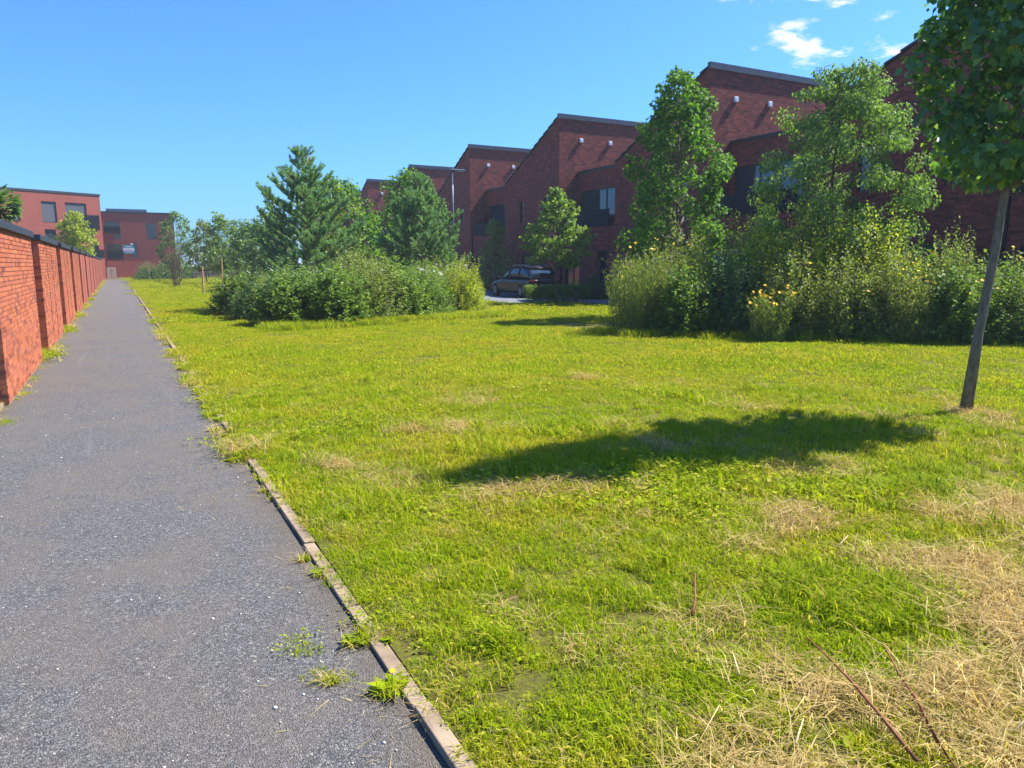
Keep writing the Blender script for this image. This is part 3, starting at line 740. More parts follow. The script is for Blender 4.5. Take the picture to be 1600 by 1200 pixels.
for (dens, a, b, base, big) in ((190, 0, 5.2, 0, 1.0), (100, 5.2, 10.5, 0, 1.25), (34, 10.5, 22, 8, 1.0), (9, 22, 45, 10, .8), (3.2, 45, 97, 10, 1.2)):
    x, y = scatter(.85, min(16.8, b+2), 1.0, min(92, b), dens, a, b, gr)
    lim = .915 + .07*(vnoise(x, y, 3.) - .5) - np.clip((y - 6.5)*.016, 0, .07)
    far_edge = np.where(y > 27.0, 14.3, 16.78)
    inset = {0: 0., 8: .17, 10: .5}[base]
    k = (x > lim + inset) & (x < far_edge - inset) & ~in_bed(x, y); x, y = x[k], y[k]
    dr = dryness(x, y); bare = np.zeros_like(x)
    for cx, cy, rr in BARE: bare = np.maximum(bare, np.clip(1.4 - np.hypot(x-cx, y-cy)/rr, 0, 1))
    u = gr.random(len(x)); keep = (u > dr) & (gr.random(len(x)) > bare*.9)
    x1, y1 = x[keep], y[keep]
    idx = base + gr.integers(0, 3 if base == 0 else 2, len(x1)); sz = big*(.7 + .6*gr.random(len(x1)))
    tall = 1 + .45*np.clip((fbm(x1+30, y1, .7) - .5)*3, -.4, 1)
    if base == 0:
        lush = gr.random(len(x1)) < np.clip((fbm(x1+50, y1+20, 1.3) - .58)*2.0, .006, .35); idx = np.where(lush, 3 + gr.integers(0, 2, len(x1)), idx)
        clv = gr.random(len(x1)) < np.clip((fbm(x1+80, y1+60, 1.1) - .56)*2.2, 0, .3); idx = np.where(clv & ~lush, 14, idx)
        ros = gr.random(len(x1)) < .006; idx = np.where(ros, 12 + gr.integers(0, 2, len(x1)), idx)
    put(x1, y1, idx, sz*tall)
    # straw lies where it is dry, and thinly everywhere near
    if base == 0:
        sx, sy = np.repeat(x[~keep], 2), np.repeat(y[~keep], 2); sx = sx + gr.normal(size=len(sx))*.04; put(sx, sy, 5 + gr.integers(0, 3, len(sx)), .6 + .6*gr.random(len(sx)))
        k2 = gr.random(len(x)) < .09; put(x[k2], y[k2], 5 + gr.integers(0, 3, k2.sum()), .4 + .4*gr.random(k2.sum()))
n = 1500; yy = 10 + 82*gr.random(n)**1.3; put(1.0 + .75*gr.random(n), yy, 8 + gr.integers(0, 2, n), .45 + .25*gr.random(n))
# lush long grass on the shaded side of the young tree's shadow and along the bed edges
for cx, cy, rr, n in ((4.2,4.2,.35,40),(3.7,4.3,.25,22),(4.75,4.35,.3,24),(4.6,3.1,.35,40),(5.4,3.4,.5,50),(7.1,6.8,.15,9),(3.0,2.1,.28,60),(2.85,2.4,.2,30),(3.25,1.95,.2,34),(3.9,1.45,.2,24),(1.3,2.6,.1,9)):
    x = cx + gr.normal(size=n)*rr*.6; y = cy + gr.normal(size=n)*rr*.45; put(x, y, 3 + gr.integers(0, 2, n), .8 + .6*gr.random(n))
x = 1.0 + 15.5*gr.random(2600); y = np.zeros(2600)
e1 = gr.random(1500)*9 + 9.7; put(e1, 13.6 - (e1-9.8)*.90 + gr.normal(size=1500)*.35 + .35, 3 + gr.integers(0,2,1500), 1.2 + 1.4*gr.random(1500))
e2 = gr.random(900)*7.6 + 3.1; put(e2, 18.9 + np.clip(e2-4, 0, 9)*.30 + gr.normal(size=900)*.35, 3 + gr.integers(0,2,900), 1.2 + 1.6*gr.random(900))
# weeds creeping over the edging and at the foot of the wall
for _ in range(260):
    yy = 6.3 + 20*gr.random()**1.5; w_ = fbm(np.array([yy*1.0]), np.array([3.]), 1.2)[0]
    if w_ > .42: put(np.array([.83 + gr.normal()*.05]), np.array([yy]), np.array([gr.choice([0,3,14,12,5])]), np.array([.9 + .5*gr.random()]))
for k in range(NP):
    ys = 10.35 + k*PER + PL; n = 70 if k < 5 else 30
    yy = ys + (PER-PL)*gr.random(n) + gr.normal(size=n)*.3; xx = -1.22 - .18*gr.random(n) + (gr.random(n)**3)*.22
    put(xx, yy, gr.choice([0,3,4,5,12,14], n), .9 + 1.0*gr.random(n))
    n2 = 14; put(-1.19 + gr.random(n2)**2*.09, 10.35 + k*PER + PL*gr.random(n2), gr.choice([0,5,14,12], n2), .4 + .5*gr.random(n2))
n = 60; put(-1.33 - .3*gr.random(n), 9.2 + 1.1*gr.random(n), gr.choice([0,3,5], n), .9 + .5*gr.random(n))
for cx, cy, n in ((-1.12,9.0,7),(-1.1,10.9,5),(.55,3.1,3),(.62,2.75,3)):
    put(cx + gr.normal(size=n)*.04, cy + gr.normal(size=n)*.09, gr.choice([0,14], n), .4 + .3*gr.random(n))
PX = np.concatenate(PX); PY = np.concatenate(PY); PI = np.concatenate(PI); PS = np.concatenate(PS)
def instancer(name, sel, label):
    n = sel.sum(); me = bpy.data.meshes.new(name); me.vertices.add(n)
    zz = np.where(PX[sel] < .842, -.018, 0.)
    me.vertices.foreach_set('co', np.stack([PX[sel], PY[sel], zz], 1).astype(np.float32).ravel())
    a = me.attributes.new('idx', 'INT', 'POINT'); a.data.foreach_set('value', PI[sel].astype(np.int32))
    a = me.attributes.new('scl', 'FLOAT', 'POINT'); a.data.foreach_set('value', PS[sel].astype(np.float32))
    rot = np.stack([gr.normal(size=n)*.08, gr.normal(size=n)*.08, gr.random(n)*6.283], 1)
    a = me.attributes.new('rot', 'FLOAT_VECTOR', 'POINT'); a.data.foreach_set('vector', rot.astype(np.float32).ravel())
    me.update()
    o = link(name, me, None); tag(o, label, 'grass', kind='stuff')
    o.modifiers.new('scatter', 'NODES').node_group = SCAT
    return o
SCAT = bpy.data.node_groups.new('scatter', 'GeometryNodeTree')
SCAT.interface.new_socket('Geometry', in_out='INPUT', socket_type='NodeSocketGeometry'); SCAT.interface.new_socket('Geometry', in_out='OUTPUT', socket_type='NodeSocketGeometry')
gn, gl = SCAT.nodes, SCAT.links
gi = gn.new('NodeGroupInput'); go = gn.new('NodeGroupOutput')
mp = gn.new('GeometryNodeMeshToPoints'); iop = gn.new('GeometryNodeInstanceOnPoints'); ci = gn.new('GeometryNodeCollectionInfo')
ci.inputs['Collection'].default_value = TUFTS; ci.inputs['Separate Children'].default_value = True; ci.inputs['Reset Children'].default_value = True
def named(nm, dt):
    q = gn.new('GeometryNodeInputNamedAttribute'); q.data_type = dt; q.inputs['Name'].default_value = nm; return q.outputs['Attribute']
e2r = gn.new('FunctionNodeEulerToRotation')
gl.new(gi.outputs[0], mp.inputs['Mesh']); gl.new(mp.outputs[0], iop.inputs['Points']); gl.new(ci.outputs[0], iop.inputs['Instance'])
iop.inputs['Pick Instance'].default_value = True
gl.new(named('idx', 'INT'), iop.inputs['Instance Index']); gl.new(named('rot', 'FLOAT_VECTOR'), e2r.inputs[0]); gl.new(e2r.outputs[0], iop.inputs['Rotation'])
gl.new(named('scl', 'FLOAT'), iop.inputs['Scale']); gl.new(iop.outputs[0], go.inputs[0])
is_straw = (PI >= 5) & (PI <= 7)
instancer('lawn_grass', ~is_straw, 'short sunlit green grass of the lawn beside the path')
instancer('dry_straw', is_straw, 'pale dead straw lying in the worn patches of the lawn')

# ================================================================== TREES
broad_tree('linden_tree', 'young street tree with a bare grey trunk and dense dark green crown', 'broadleaf trees on the lawn', (8.11, 4.66, 0), 8.0, 2.6,
           lambda s: 1.05*min(1, .5 + 2.6*s)*(1 - s)**.72 + .05, 31, 125, 150, .32, .082, M['leaf_linden'], M['bark_grey'], .054, lean=(.030, -.055), droop=.8)
broad_tree('sweetgum_tree', 'conical glossy leaved tree rising behind the tall grassy clump of the flower bed', 'broadleaf trees on the lawn', (14.5, 17.1, 0), 6.95, 1.75,
           lambda s: (1.75*(1 - s)**.6*min(1, .55 + s*1.6) + .22), 32, 115, 170, .40, .098, M['leaf_gum'], M['bark_grey'], .085, droop=.6)
broad_tree('feathery_tree', 'broad feathery leaved pale green tree behind the goldenrod shrubs', 'broadleaf trees on the lawn', (15.6, 12.95, 0), 6.35, 1.6,
           lambda s: 1.85*math.sin(math.pi*min(1, .22 + .76*s))**.8 + .15, 33, 120, 320, .46, .085, M['leaf_ash'], M['bark_brown'], .08, droop=1.3, width=.6, flat=.65, off=(.45,-.35))
broad_tree('pale_tree', 'small pale green tree in front of the house with the dark car', 'broadleaf trees on the lawn', (15.5, 25.4, 0), 4.4, 1.6,
           lambda s: 1.25*math.sin(math.pi*min(1, .2 + .8*s))**.9 + .05, 34, 75, 70, .34, .12, M['leaf_pale'], M['bark_brown'], .05, droop=.5, flat=.5)
broad_tree('broadleaf_tree', 'yellow green broadleaf tree growing between the two pines', 'broadleaf trees behind the pines', (8.7, 31.0, 0), 4.9, .8,
           lambda s: 1.5*math.sin(math.pi*min(1, .2 + .78*s))**.8 + .05, 35, 80, 80, .45, .11, M['leaf_gum'], M['bark_brown'], .07)
broad_tree('broadleaf_tree', 'yellow green broadleaf tree standing behind the pine beside the street lamp', 'broadleaf trees behind the pines', (12.1, 33.0, 0), 5.8, .9,
           lambda s: 1.9*math.sin(math.pi*min(1, .25 + .72*s))**.8 + .05, 36, 100, 80, .5, .12, M['leaf_gum'], M['bark_brown'], .08)
broad_tree('broadleaf_tree', 'green broadleaf tree close behind the branches of the taller pine', 'broadleaf trees behind the pines', (7.7, 29.5, 0), 4.9, .9,
           lambda s: 1.2*math.sin(math.pi*min(1, .2 + .78*s))**.8 + .05, 37, 60, 80, .45, .10, M['leaf_mid'], M['bark_brown'], .07)
broad_tree('evergreen_tree', 'dark dense evergreen against the house front beside the parked car', 'evergreens along the houses', (19.3, 38.4, 0), 4.0, .2,
           lambda s: 1.2*(1-s)**.6 + .1, 38, 60, 110, .45, .09, M['leaf_mid'], M['bark_brown'], .06)
broad_tree('garden_tree', 'bright yellow green tree leaning over the boundary wall below the blinds', 'trees over the boundary wall', (-2.4, 62.0, 0), 5.3, 2.0,
           lambda s: 1.15*math.sin(math.pi*min(1, .2 + .78*s))**.8 + .05, 39, 70, 90, .45, .13, M['leaf_yellow'], M['bark_brown'], .06)
far_trees = [('green tree against the lower apartment block', 5.2, 76, 6.3, 1.7, M['leaf_mid'], 41), ('loose pale tree beside the dead multi stemmed shrub', 6.9, 70, 5.2, 1.5, M['leaf_olive'], 42),
             ('slender leafy tree behind the timber stake', 7.4, 62, 5.3, 1.5, M['leaf_mid'], 43), ('low spreading tree between the fence and the pine', 8.3, 54, 4.3, 1.4, M['leaf_mid'], 44),
             ('blue green tree just beyond the taller pine', 8.4, 47, 4.6, 1.5, M['leaf_blue'], 45), ('distant tree rising above the far fence', 11.5, 84, 6.2, 2.0, M['leaf_mid'], 46),
             ('distant bushy tree beyond the end of the fence', 15.5, 86, 5.6, 2.2, M['leaf_olive'], 47)]
for lab, x, y, H_, rr, mt, sd_ in far_trees:
    broad_tree('park_tree', lab, 'trees at the far end of the lawn', (x, y, 0), H_, 1.2, lambda s, rr=rr: rr*math.sin(math.pi*min(1, .2 + .78*s))**.8 + .05, sd_, 60, 90, .5, .15, mt, M['bark_brown'], .05)

def pine(label, loc, H, rmax, seed, nb=15):
    r = np.random.default_rng(seed)
    root = empty('pine_tree', loc, 0, label, 'tree', 'pines in the shrub bed')
    wood = MB(); wood.tube([(r.normal()*.02*k, r.normal()*.02*k, H*k/8*.97) for k in range(9)], [.085*(1-.85*k/8) for k in range(9)], 8)
    sh = []   # (base, dir, length)
    for i in range(nb):
        s = .06 + .88*i/(nb-1); z = H*s
        L = rmax*min(1., (1-s)/.60)**.9*(.88 if s < .2 else 1) + .06
        if s > .74: L *= .75
        for k in range(6 if s < .8 else 4):
            th = i*1.1 + k*2*math.pi/6 + r.uniform(-.35, .35); Lk = L*r.uniform(.72, 1.15); rise = .24 + .34*s + r.uniform(-.1, .22)
            d = np.array([math.cos(th), math.sin(th), rise]); d /= np.linalg.norm(d)
            a = np.array([0, 0, z]); tip = a + d*Lk + np.array([0, 0, .12*Lk])
            pts = [a + (tip-a)*q + np.array([0, 0, -.10*Lk*math.sin(math.pi*q)]) for q in np.linspace(0, 1, 5)]
            wood.tube([tuple(p) for p in pts], [max(.006, .028*(1-s*.6)*(1-.75*q/4)) for q in range(5)], 5, False)
            sh.append((tip, d*.6 + np.array([0,0,.75]), .30))
            nsub = max(3, int(Lk/.105))
            for q in range(nsub):
                f = .22 + .78*(q + r.random())/nsub; b = a + (tip-a)*f + np.array([0, 0, -.10*Lk*math.sin(math.pi*f)])
                side = np.cross(d, [0,0,1.]); side /= np.linalg.norm(side)
                dd = d*.55 + side*r.choice([-1, 1])*r.uniform(.45, 1.0) + np.array([0, 0, r.uniform(.1, .75)])
                dd /= np.linalg.norm(dd); ln = r.uniform(.2, .46)*(1.1 - .35*f)
                wood.tube([tuple(b), tuple(b + dd*ln)], [.008, .004], 4, False)
                sh.append((b + dd*ln*.1, dd + np.array([0,0,.15]), ln*1.25))
    for zz_ in (.80, .86, .91): sh.append((np.array([0,0,H*zz_]), np.array([.06,.05,1.]), .42))
    sh.append((np.array([0,0,H*.95]), np.array([0,0,1.]), .4)); sh.append((np.array([0,0,H*.88]), np.array([.1,0,1.]), .35))
    wood.build('trunk', M['bark_red'], root, True)
    Ps, Ts, Ns, Ss = [], [], [], []
    for (b, d, L) in sh:
        n = int(300*L) + 22; d = d/np.linalg.norm(d); q = r.random(n)
        o = unit(n, r); o -= (o@d)[:, None]*d; o /= np.linalg.norm(o, axis=1, keepdims=True) + 1e-6
        Ps.append(b + d*(q*L)[:, None]); T = d*.85 + o*.8; Ts.append(T); Ns.append(unit(n, r)); Ss.append(.095*(.75 + .5*r.random(n)))
    V, F, tone = leaves(np.concatenate(Ps), np.concatenate(Ts), np.concatenate(Ns), np.concatenate(Ss), 'q', .22, r)
    o = link('needles', np_mesh('needles', V, F, tone), M['needle'], root); o['kind'] = 'stuff'
    return root
pine('taller pine with an open spiky top above the shrub bed', (5.95, 26.6, 0), 5.5, 2.05, 51, 13)
pine('denser rounded pine next to the street lamp', (10.7, 27.8, 0), 4.95, 1.65, 52, 13)

# ================================================================== SHRUBS
def shrub_parts(seed, rx, h, nsh, leaf, mat, spread=.55, shoot=(.35, .75), step=.026, width=.8, stem_mat=None, wood=True):
    """meshes (foliage, stems): ragged shoots carrying leaves all along"""
    r = np.random.default_rng(seed); st = MB(); Ps, Ts, Ns, Ss = [], [], [], []
    for i in range(nsh):
        th = i*2.39996 + r.uniform(-.4, .4); q = math.sqrt((i+.5)/nsh)
        ztop = h*math.sqrt(max(.03, 1 - (q*.96)**2.4))*r.uniform(.66, 1.2)
        L = r.uniform(*shoot)
        out = np.array([math.cos(th)*q, math.sin(th)*q, 0])
        for lay in range(3):
            zt = ztop*(1 - .33*lay)*r.uniform(.85, 1.05); e = out*rx*(1 + .05*lay)*r.uniform(.8, 1.08); e[2] = max(.08, zt)
            d = out*spread*(1 + .5*lay) + np.array([r.normal()*.25, r.normal()*.25, 1 - .25*lay]); d /= np.linalg.norm(d)
            b = e - d*L; b[2] = max(.02, b[2])
            n = max(6, int(L/step)); f = (np.arange(n) + r.random(n))/n
            bowl = np.array([r.normal()*.12, r.normal()*.12, -.06])*L
            P = b + (e - b)*f[:, None] + np.outer(np.sin(f*math.pi), bowl)
            a = np.arange(n)*2.4 + r.random(n); side = np.stack([np.cos(a), np.sin(a), .1 + .35*r.normal(size=n)], 1)
            Ps.append(P + side*.012); Ts.append(side + d*.35); Ns.append(unit(n, r)*.6 + np.array([0, 0, .8])); Ss.append(leaf*(.6 + .7*r.random(n))*(1.15 - .45*f))
            if wood and lay == 0 and i % 3 == 0:
                st.tube([(out[0]*.12*rx, out[1]*.12*rx, 0), tuple(b*.6 + np.array([0,0,.1])), tuple(b), tuple(e)], [.012, .009, .006, .003], 4, False)
    V, F, tone = leaves(np.concatenate(Ps), np.concatenate(Ts), np.concatenate(Ns), np.concatenate(Ss), 'q', width, r)
    fm = np_mesh('foliage', V, F, tone); fm.materials.append(mat)
    sm = st.mesh('stems', True); sm.materials.append(stem_mat or M['twig'])
    return fm, sm
SH = {}
for i, (k, mt, lf, wd, sp, nsh) in enumerate((('mid', 'leaf_mid', .085, .95, .95, 165), ('blue', 'leaf_blue', .066, .9, .9, 180), ('yellow', 'leaf_yellow', .066, .8, .65, 215),
                                     ('olive', 'leaf_olive', .062, .8, .7, 215), ('bright', 'leaf_pale', .064, .9, .85, 180))):
    SH[k] = shrub_parts(60 + i, 1.0, 1.5, nsh, lf*1.15, M[mt], sp, width=wd, shoot=(.3, .95))
white_me = None
def umbel_mesh():
    r = np.random.default_rng(9); n = 40
    P = np.stack([r.normal(size=n)*.022, r.normal(size=n)*.022, r.normal(size=n)*.005], 1); T = unit(n, r); T[:, 2] *= .2; N = np.tile([0,0,1.], (n,1)) + unit(n, r)*.3
    V, F, tn = leaves(P, T, N, .016, 'q', 1.1, r); m = np_mesh('umbel', V, F, tn); m.materials.append(M['white_petal']); return m
def daisy_mesh():
    n = 9; a = np.arange(n)*2*math.pi/n; T = np.stack([np.cos(a), np.sin(a), np.full(n, .25)], 1); N = np.tile([0,0,1.], (n,1))
    V, F, tn = leaves(np.zeros((n,3)), T, N, .034, 'q', .75); m = np_mesh('flower', V, F, tn); m.materials.append(M['petal']); return m
UMB, DAI = umbel_mesh(), daisy_mesh()
def shrub(kind, loc, sx, sz, rz, label, group, umbels=0, daisies=0, r=random.Random(4)):
    root = empty('shrub', loc, rz, label, 'shrub', group)
    f = link('foliage', SH[kind][0], None, root); f['kind'] = 'stuff'; f.scale = (sx, sx, sz)
    s = link('stems', SH[kind][1], None, root); s.scale = (sx, sx, sz)
    for me, nm, n in ((UMB, 'umbel', umbels), (DAI, 'flower', daisies)):
        for _ in range(n):
            th = r.uniform(0, 6.283); q = math.sqrt(r.random())*.95
            z = 1.5*sz*math.sqrt(max(.05, 1 - (q*.96)**2.4))*r.uniform(.92, 1.1)
            o = link(nm, me, None, root, (math.cos(th)*q*sx, math.sin(th)*q*sx, z + .03), (r.uniform(-.5,.5), r.uniform(-.5,.5), r.uniform(0,6)))
            k_ = r.uniform(.8, 1.4); o.scale = (k_, k_, k_)
    return root
GL = 'shrubs massed in the bed below the pines'; GRB = 'shrubs massed in the flower bed behind the street tree'
rr_ = random.Random(8)
for kind, x, y, sx, sz, um, lab in (
    ('blue',3.75,22.8,1.05,.86,3,'low blue green shrub whose branches reach out towards the path'),
    ('mid',4.05,20.2,1.05,.92,4,'leafy green shrub at the rounded path side corner of the bed below the pines'),
    ('mid',5.2,19.9,1.05,1.0,2,'leafy green shrub next to the corner shrub, along the lawn edge below the taller pine'),
    ('blue',4.9,21.7,1.15,1.0,0,'blue green shrub behind the two leafy corner shrubs of the pine bed'),
    ('olive',6.4,20.6,1.05,1.12,3,'olive shrub at the middle of the lawn edge in front of the taller pine'),
    ('mid',7.4,20.9,.95,.92,2,'leafy green shrub between the olive shrub and the white umbels'),
    ('olive',6.3,22.4,1.2,1.2,0,'tall olive shrub directly below the trunk of the taller pine'),
    ('bright',8.3,21.5,.95,.95,12,'pale shrub thick with white umbels at the lawn edge'),
    ('blue',9.0,22.3,.9,.78,5,'dark low shrub between the umbels and the yellow green shrubs'),
    ('yellow',9.9,22.4,.95,.95,7,'yellow green shrub with white umbels near the end of the pine bed'),
    ('yellow',10.4,23.2,.85,1.05,3,'yellow green shrub at the very end of the pine bed facing the car'),
    ('bright',9.1,23.6,1.05,1.08,9,'pale shrub with white umbels in the second row below the denser pine'),
    ('mid',7.7,23.0,1.2,1.18,0,'tall leafy green shrub in the second row between the two pines'),
    ('mid',3.5,25.2,1.05,.92,0,'leafy green shrub at the far path side end of the pine bed'),
    ('blue',4.9,24.4,1.2,1.05,0,'blue green shrub under the path side branches of the taller pine'),
    ('olive',10.3,25.2,.9,1.05,3,'olive shrub below the denser pine near the foot of the lamp')):
    shrub(kind, (x, y, 0), sx*1.05, sz*1.08, rr_.uniform(0, 6.28), lab, GL, um, 0)
for kind, x, y, sx, sz, dz, lab in (
    ('mid',11.4,13.0,.85,.95,4,'leafy green shrub at the lawn edge beside the tall grassy clumps'),
    ('blue',12.3,12.5,.9,1.05,3,'dark shrub in the hollow behind the low clump of daisies'),
    ('olive',13.0,11.4,.9,1.05,2,'silvery olive shrub next to the low clump of daisies'),
    ('olive',13.7,10.7,.85,1.0,8,'olive shrub with scattered daisies along the lawn edge below the goldenrod'),
    ('olive',14.4,10.0,.85,1.05,6,'silvery olive shrub dotted with daisies along the lawn edge'),
    ('mid',15.2,9.2,.85,.95,4,'leafy green shrub between the silvery shrub and the street tree trunk'),
    ('bright',16.0,8.6,.85,.9,5,'pale green shrub right behind the street tree trunk'),
    ('mid',16.9,7.9,.95,.95,4,'leafy green shrub beyond the street tree trunk at the bed end'),
    ('yellow',13.2,12.9,1.05,1.5,4,'tall goldenrod like shrub behind the dark hollow'),
    ('yellow',14.2,11.9,1.1,1.58,3,'tallest goldenrod like shrub in the middle of the flower bed'),
    ('olive',12.5,13.8,1.0,1.3,2,'tall olive shrub behind the grassy clumps'),
    ('yellow',15.1,11.0,1.05,1.5,4,'tall goldenrod like shrub nearest the street tree'),
    ('mid',16.2,10.2,1.0,1.2,6,'broad leafy shrub in the back row behind the street tree trunk'),
    ('mid',17.0,9.3,1.0,1.05,5,'leafy green shrub in the back row near the house wall'),
    ('olive',11.8,14.6,.95,1.15,3,'olive shrub at the back of the grassy clumps'),
    ('olive',15.8,9.7,.75,1.3,2,'slim pale olive shrub standing above its neighbours beside the street tree')):
    shrub(kind, (x, y, 0), sx*1.05, sz*1.14, rr_.uniform(0, 6.28), lab, GRB, 0, int(dz*1.7))
# tall grassy perennials with yellow daisies
def perennial(loc, h, rad, n, nfl, seed, label):
    r = np.random.default_rng(seed); root = empty('flowering_perennial', loc, 0, label, 'flower clump', 'clumps of yellow daisies in the flower bed')
    a = r.random(n)*6.283; q = rad*np.sqrt(r.random(n)); base = np.stack([q*np.cos(a)*.7, q*np.sin(a)*.7, np.zeros(n)], 1)
    H = h*(.6 + .4*r.random(n)); H[:nfl] = h*(.72 + .42*r.random(nfl)); tip = base + np.stack([np.cos(a)*.22*H*r.random(n), np.sin(a)*.22*H*r.random(n), H], 1)
    st = MB()
    for b, t_ in list(zip(base, tip))[:max(nfl, 40)]:
        m_ = (b+t_)/2 + r.normal(size=3)*.03; st.tube([tuple(b), tuple(m_), tuple(t_)], [.005,.004,.0025], 4, False)
    st.build('stems', M['stem'], root)
    per = 26; f = r.random((n, per)); P = (base[:, None] + (tip-base)[:, None]*f[..., None]).reshape(-1, 3)
    T = unit(n*per, r); T[:, 2] = np.abs(T[:, 2])*1.2 + .35; N = unit(n*per, r)
    V, F, tn = leaves(P, T, N, .10*(.6 + .6*r.random(n*per)), 'q', .22, r)
    o = link('foliage', np_mesh('foliage', V, F, tn), M['leaf_olive'], root); o['kind'] = 'stuff'
    for t_ in tip[:nfl]:
        fo = link('flower', DAI, None, root, tuple(t_ + np.array([0,0,.04])), (r.uniform(-.3,1.2), r.uniform(-1.2,.5), 0)); k_ = r.uniform(.8, 1.35); fo.scale = (k_,)*3
    return root
perennial((10.55,13.85,0), 1.75, .75, 230, 8, 71, 'tall grassy clump with few daisies at the open end of the flower bed')
perennial((10.9,13.9,0), 1.85, .7, 210, 9, 72, 'tall grassy clump with daisies beside the open end of the flower bed')
perennial((11.6,13.6,0), 1.95, .7, 210, 13, 73, 'tall grassy clump dotted with many daisies below the glossy leaved tree')
perennial((12.05,11.15,0), 1.0, .5, 130, 46, 74, 'low clump thick with yellow daisies at the lawn edge')
perennial((13.6,12.4,0), 2.25, .6, 120, 14, 75, 'tall daisy clump among the goldenrod shrubs')
perennial((16.3,8.2,0), 1.75, .6, 130, 9, 76, 'daisy clump beside the street tree trunk')
perennial((14.3,9.6,0), 1.6, .5, 110, 18, 77, 'daisy clump on the lawn side of the silvery shrubs')
perennial((17.2,7.4,0), 1.65, .6, 130, 9, 78, 'daisy clump beyond the street tree trunk')
# a clump of sow-thistle like tall shoots behind
def tall_weed(loc, h, n, seed, label, mat, leaf=.1):
    r = np.random.default_rng(seed); root = empty('tall_weed', loc, 0, label, 'weed', 'tall leafy weeds in the beds'); st = MB(); Ps, Ts = [], []
    for k in range(n):
        a = r.random()*6.28; b = np.array([math.cos(a)*.15*r.random(), math.sin(a)*.15*r.random(), 0]); t_ = b + np.array([math.cos(a)*.25*r.random()*h*.5, math.sin(a)*.25*r.random()*h*.5, h*r.uniform(.75, 1.05)])
        st.tube([tuple(b), tuple((b+t_)/2), tuple(t_)], [.008,.006,.003], 5, False)
        f = .2 + .8*r.random(60); Ps.append(b + (t_-b)*f[:, None]); q = unit(60, r); q[:, 2] = .35; Ts.append(q)
    st.build('stems', M['stem'], root); P = np.concatenate(Ps); T = np.concatenate(Ts)
    V, F, tn = leaves(P, T, unit(len(P), r)*.4 + np.array([0,0,1.]), leaf*(.5 + .7*r.random(len(P))), 'q', .5, r)
    o = link('foliage', np_mesh('foliage', V, F, tn), mat, root); o['kind'] = 'stuff'
tall_weed((12.3,14.2,0), 2.75, 12, 81, 'tall leafy weed shooting up behind the grassy clumps', M['leaf_olive'])
tall_weed((10.3,22.3,0), 1.85, 4, 82, 'single tall sprig at the end of the bed below the pines', M['leaf_yellow'])
tall_weed((15.6,10.6,0), 2.35, 8, 83, 'tall pale weed between goldenrod and street tree', M['leaf_blue'])
# far bushes and plants
SH['far'] = shrub_parts(68, 1.0, 1.5, 130, .11, M['leaf_blue'], .6, shoot=(.4,.8), step=.045, width=.8)
for x, y, s_, z_ in ((2.7, 83, 1.5, 1.15), (4.3, 83.5, 1.6, 1.25), (5.9, 84.5, 1.5, 1.1)):
    shrub('far', (x, y, 0), s_, z_, x, ('rounded blue green shrub right beside the end of the path' if x < 3 else 'rounded blue green shrub in the middle of three by the path end' if x < 5 else 'rounded blue green shrub nearest the dead shrub by the path end'), 'rounded shrubs by the path end')
for x, y, s_, z_ in ((18.9, 33.0, .7, .75), (19.9, 29.2, .9, .75), (19.6, 44.5, .8, .9)):
    shrub('far', (x, y, 0), s_, z_, x, {18.9: 'clipped dark shrub in front of the ground floor window beside the dark car', 19.9: 'clipped dark shrub by the house door near the bollard', 19.6: 'clipped dark shrub below the balcony beyond the dark evergreen'}[x], 'shrubs at the house fronts')
# spiky garden plant over the wall
r = np.random.default_rng(90); pl = empty('loquat_plant', (-2.72, 25.0, 0), 0, 'large leaved garden plant showing over the wall coping before the yellow green tree', 'plant', 'trees over the boundary wall')
MB().tube([(0,0,0),(.02,0,1.8),(0,.02,3.2)], [.05,.04,.02], 7).build('stem', M['bark_brown'], pl, True)
n = 420; q = unit(n, r); P = np.array([0,0,3.2]) + q*(np.array([.5,.5,.48])*r.random((n,1))**.5); T = q.copy(); T[:, 2] = T[:, 2]*.4 + .1
V, F, tn = leaves(P, T, unit(n, r)*.3 + np.array([0,0,1.]), .24*(.6 + .6*r.random(n)), 'b', .55, r)
link('foliage', np_mesh('foliage', V, F, tn), M['leaf_blue'], pl)['kind'] = 'stuff'
# dead multi stemmed shrub in its planting ring
r = np.random.default_rng(91); ds = empty('bare_shrub', (3.62, 57.2, 0), 0, 'dead leafless multi stemmed shrub in the far lawn', 'shrub'); m = MB()
for k in range(26):
    a = r.random()*6.28; h_ = r.uniform(1.8, 3.6); t_ = np.array([math.cos(a)*h_*.22, math.sin(a)*h_*.22, h_])
    m.tube(bend((math.cos(a)*.12, math.sin(a)*.12, 0), t_, r, 0, 4, .06), [.022,.016,.012,.008,.004], 5, False)
    for _ in range(4):
        f = r.uniform(.45, .95); b = t_*f; m.tube([tuple(b), tuple(b + np.array([r.normal()*.25, r.normal()*.25, r.uniform(.2,.6)]))], [.007,.003], 4, False)
m.build('stems', M['twig'], ds)
MB().tube([(0,0,0),(0,0,.10)], [.55,.5], 14).build('planting_ring', M['anthracite'], ds)
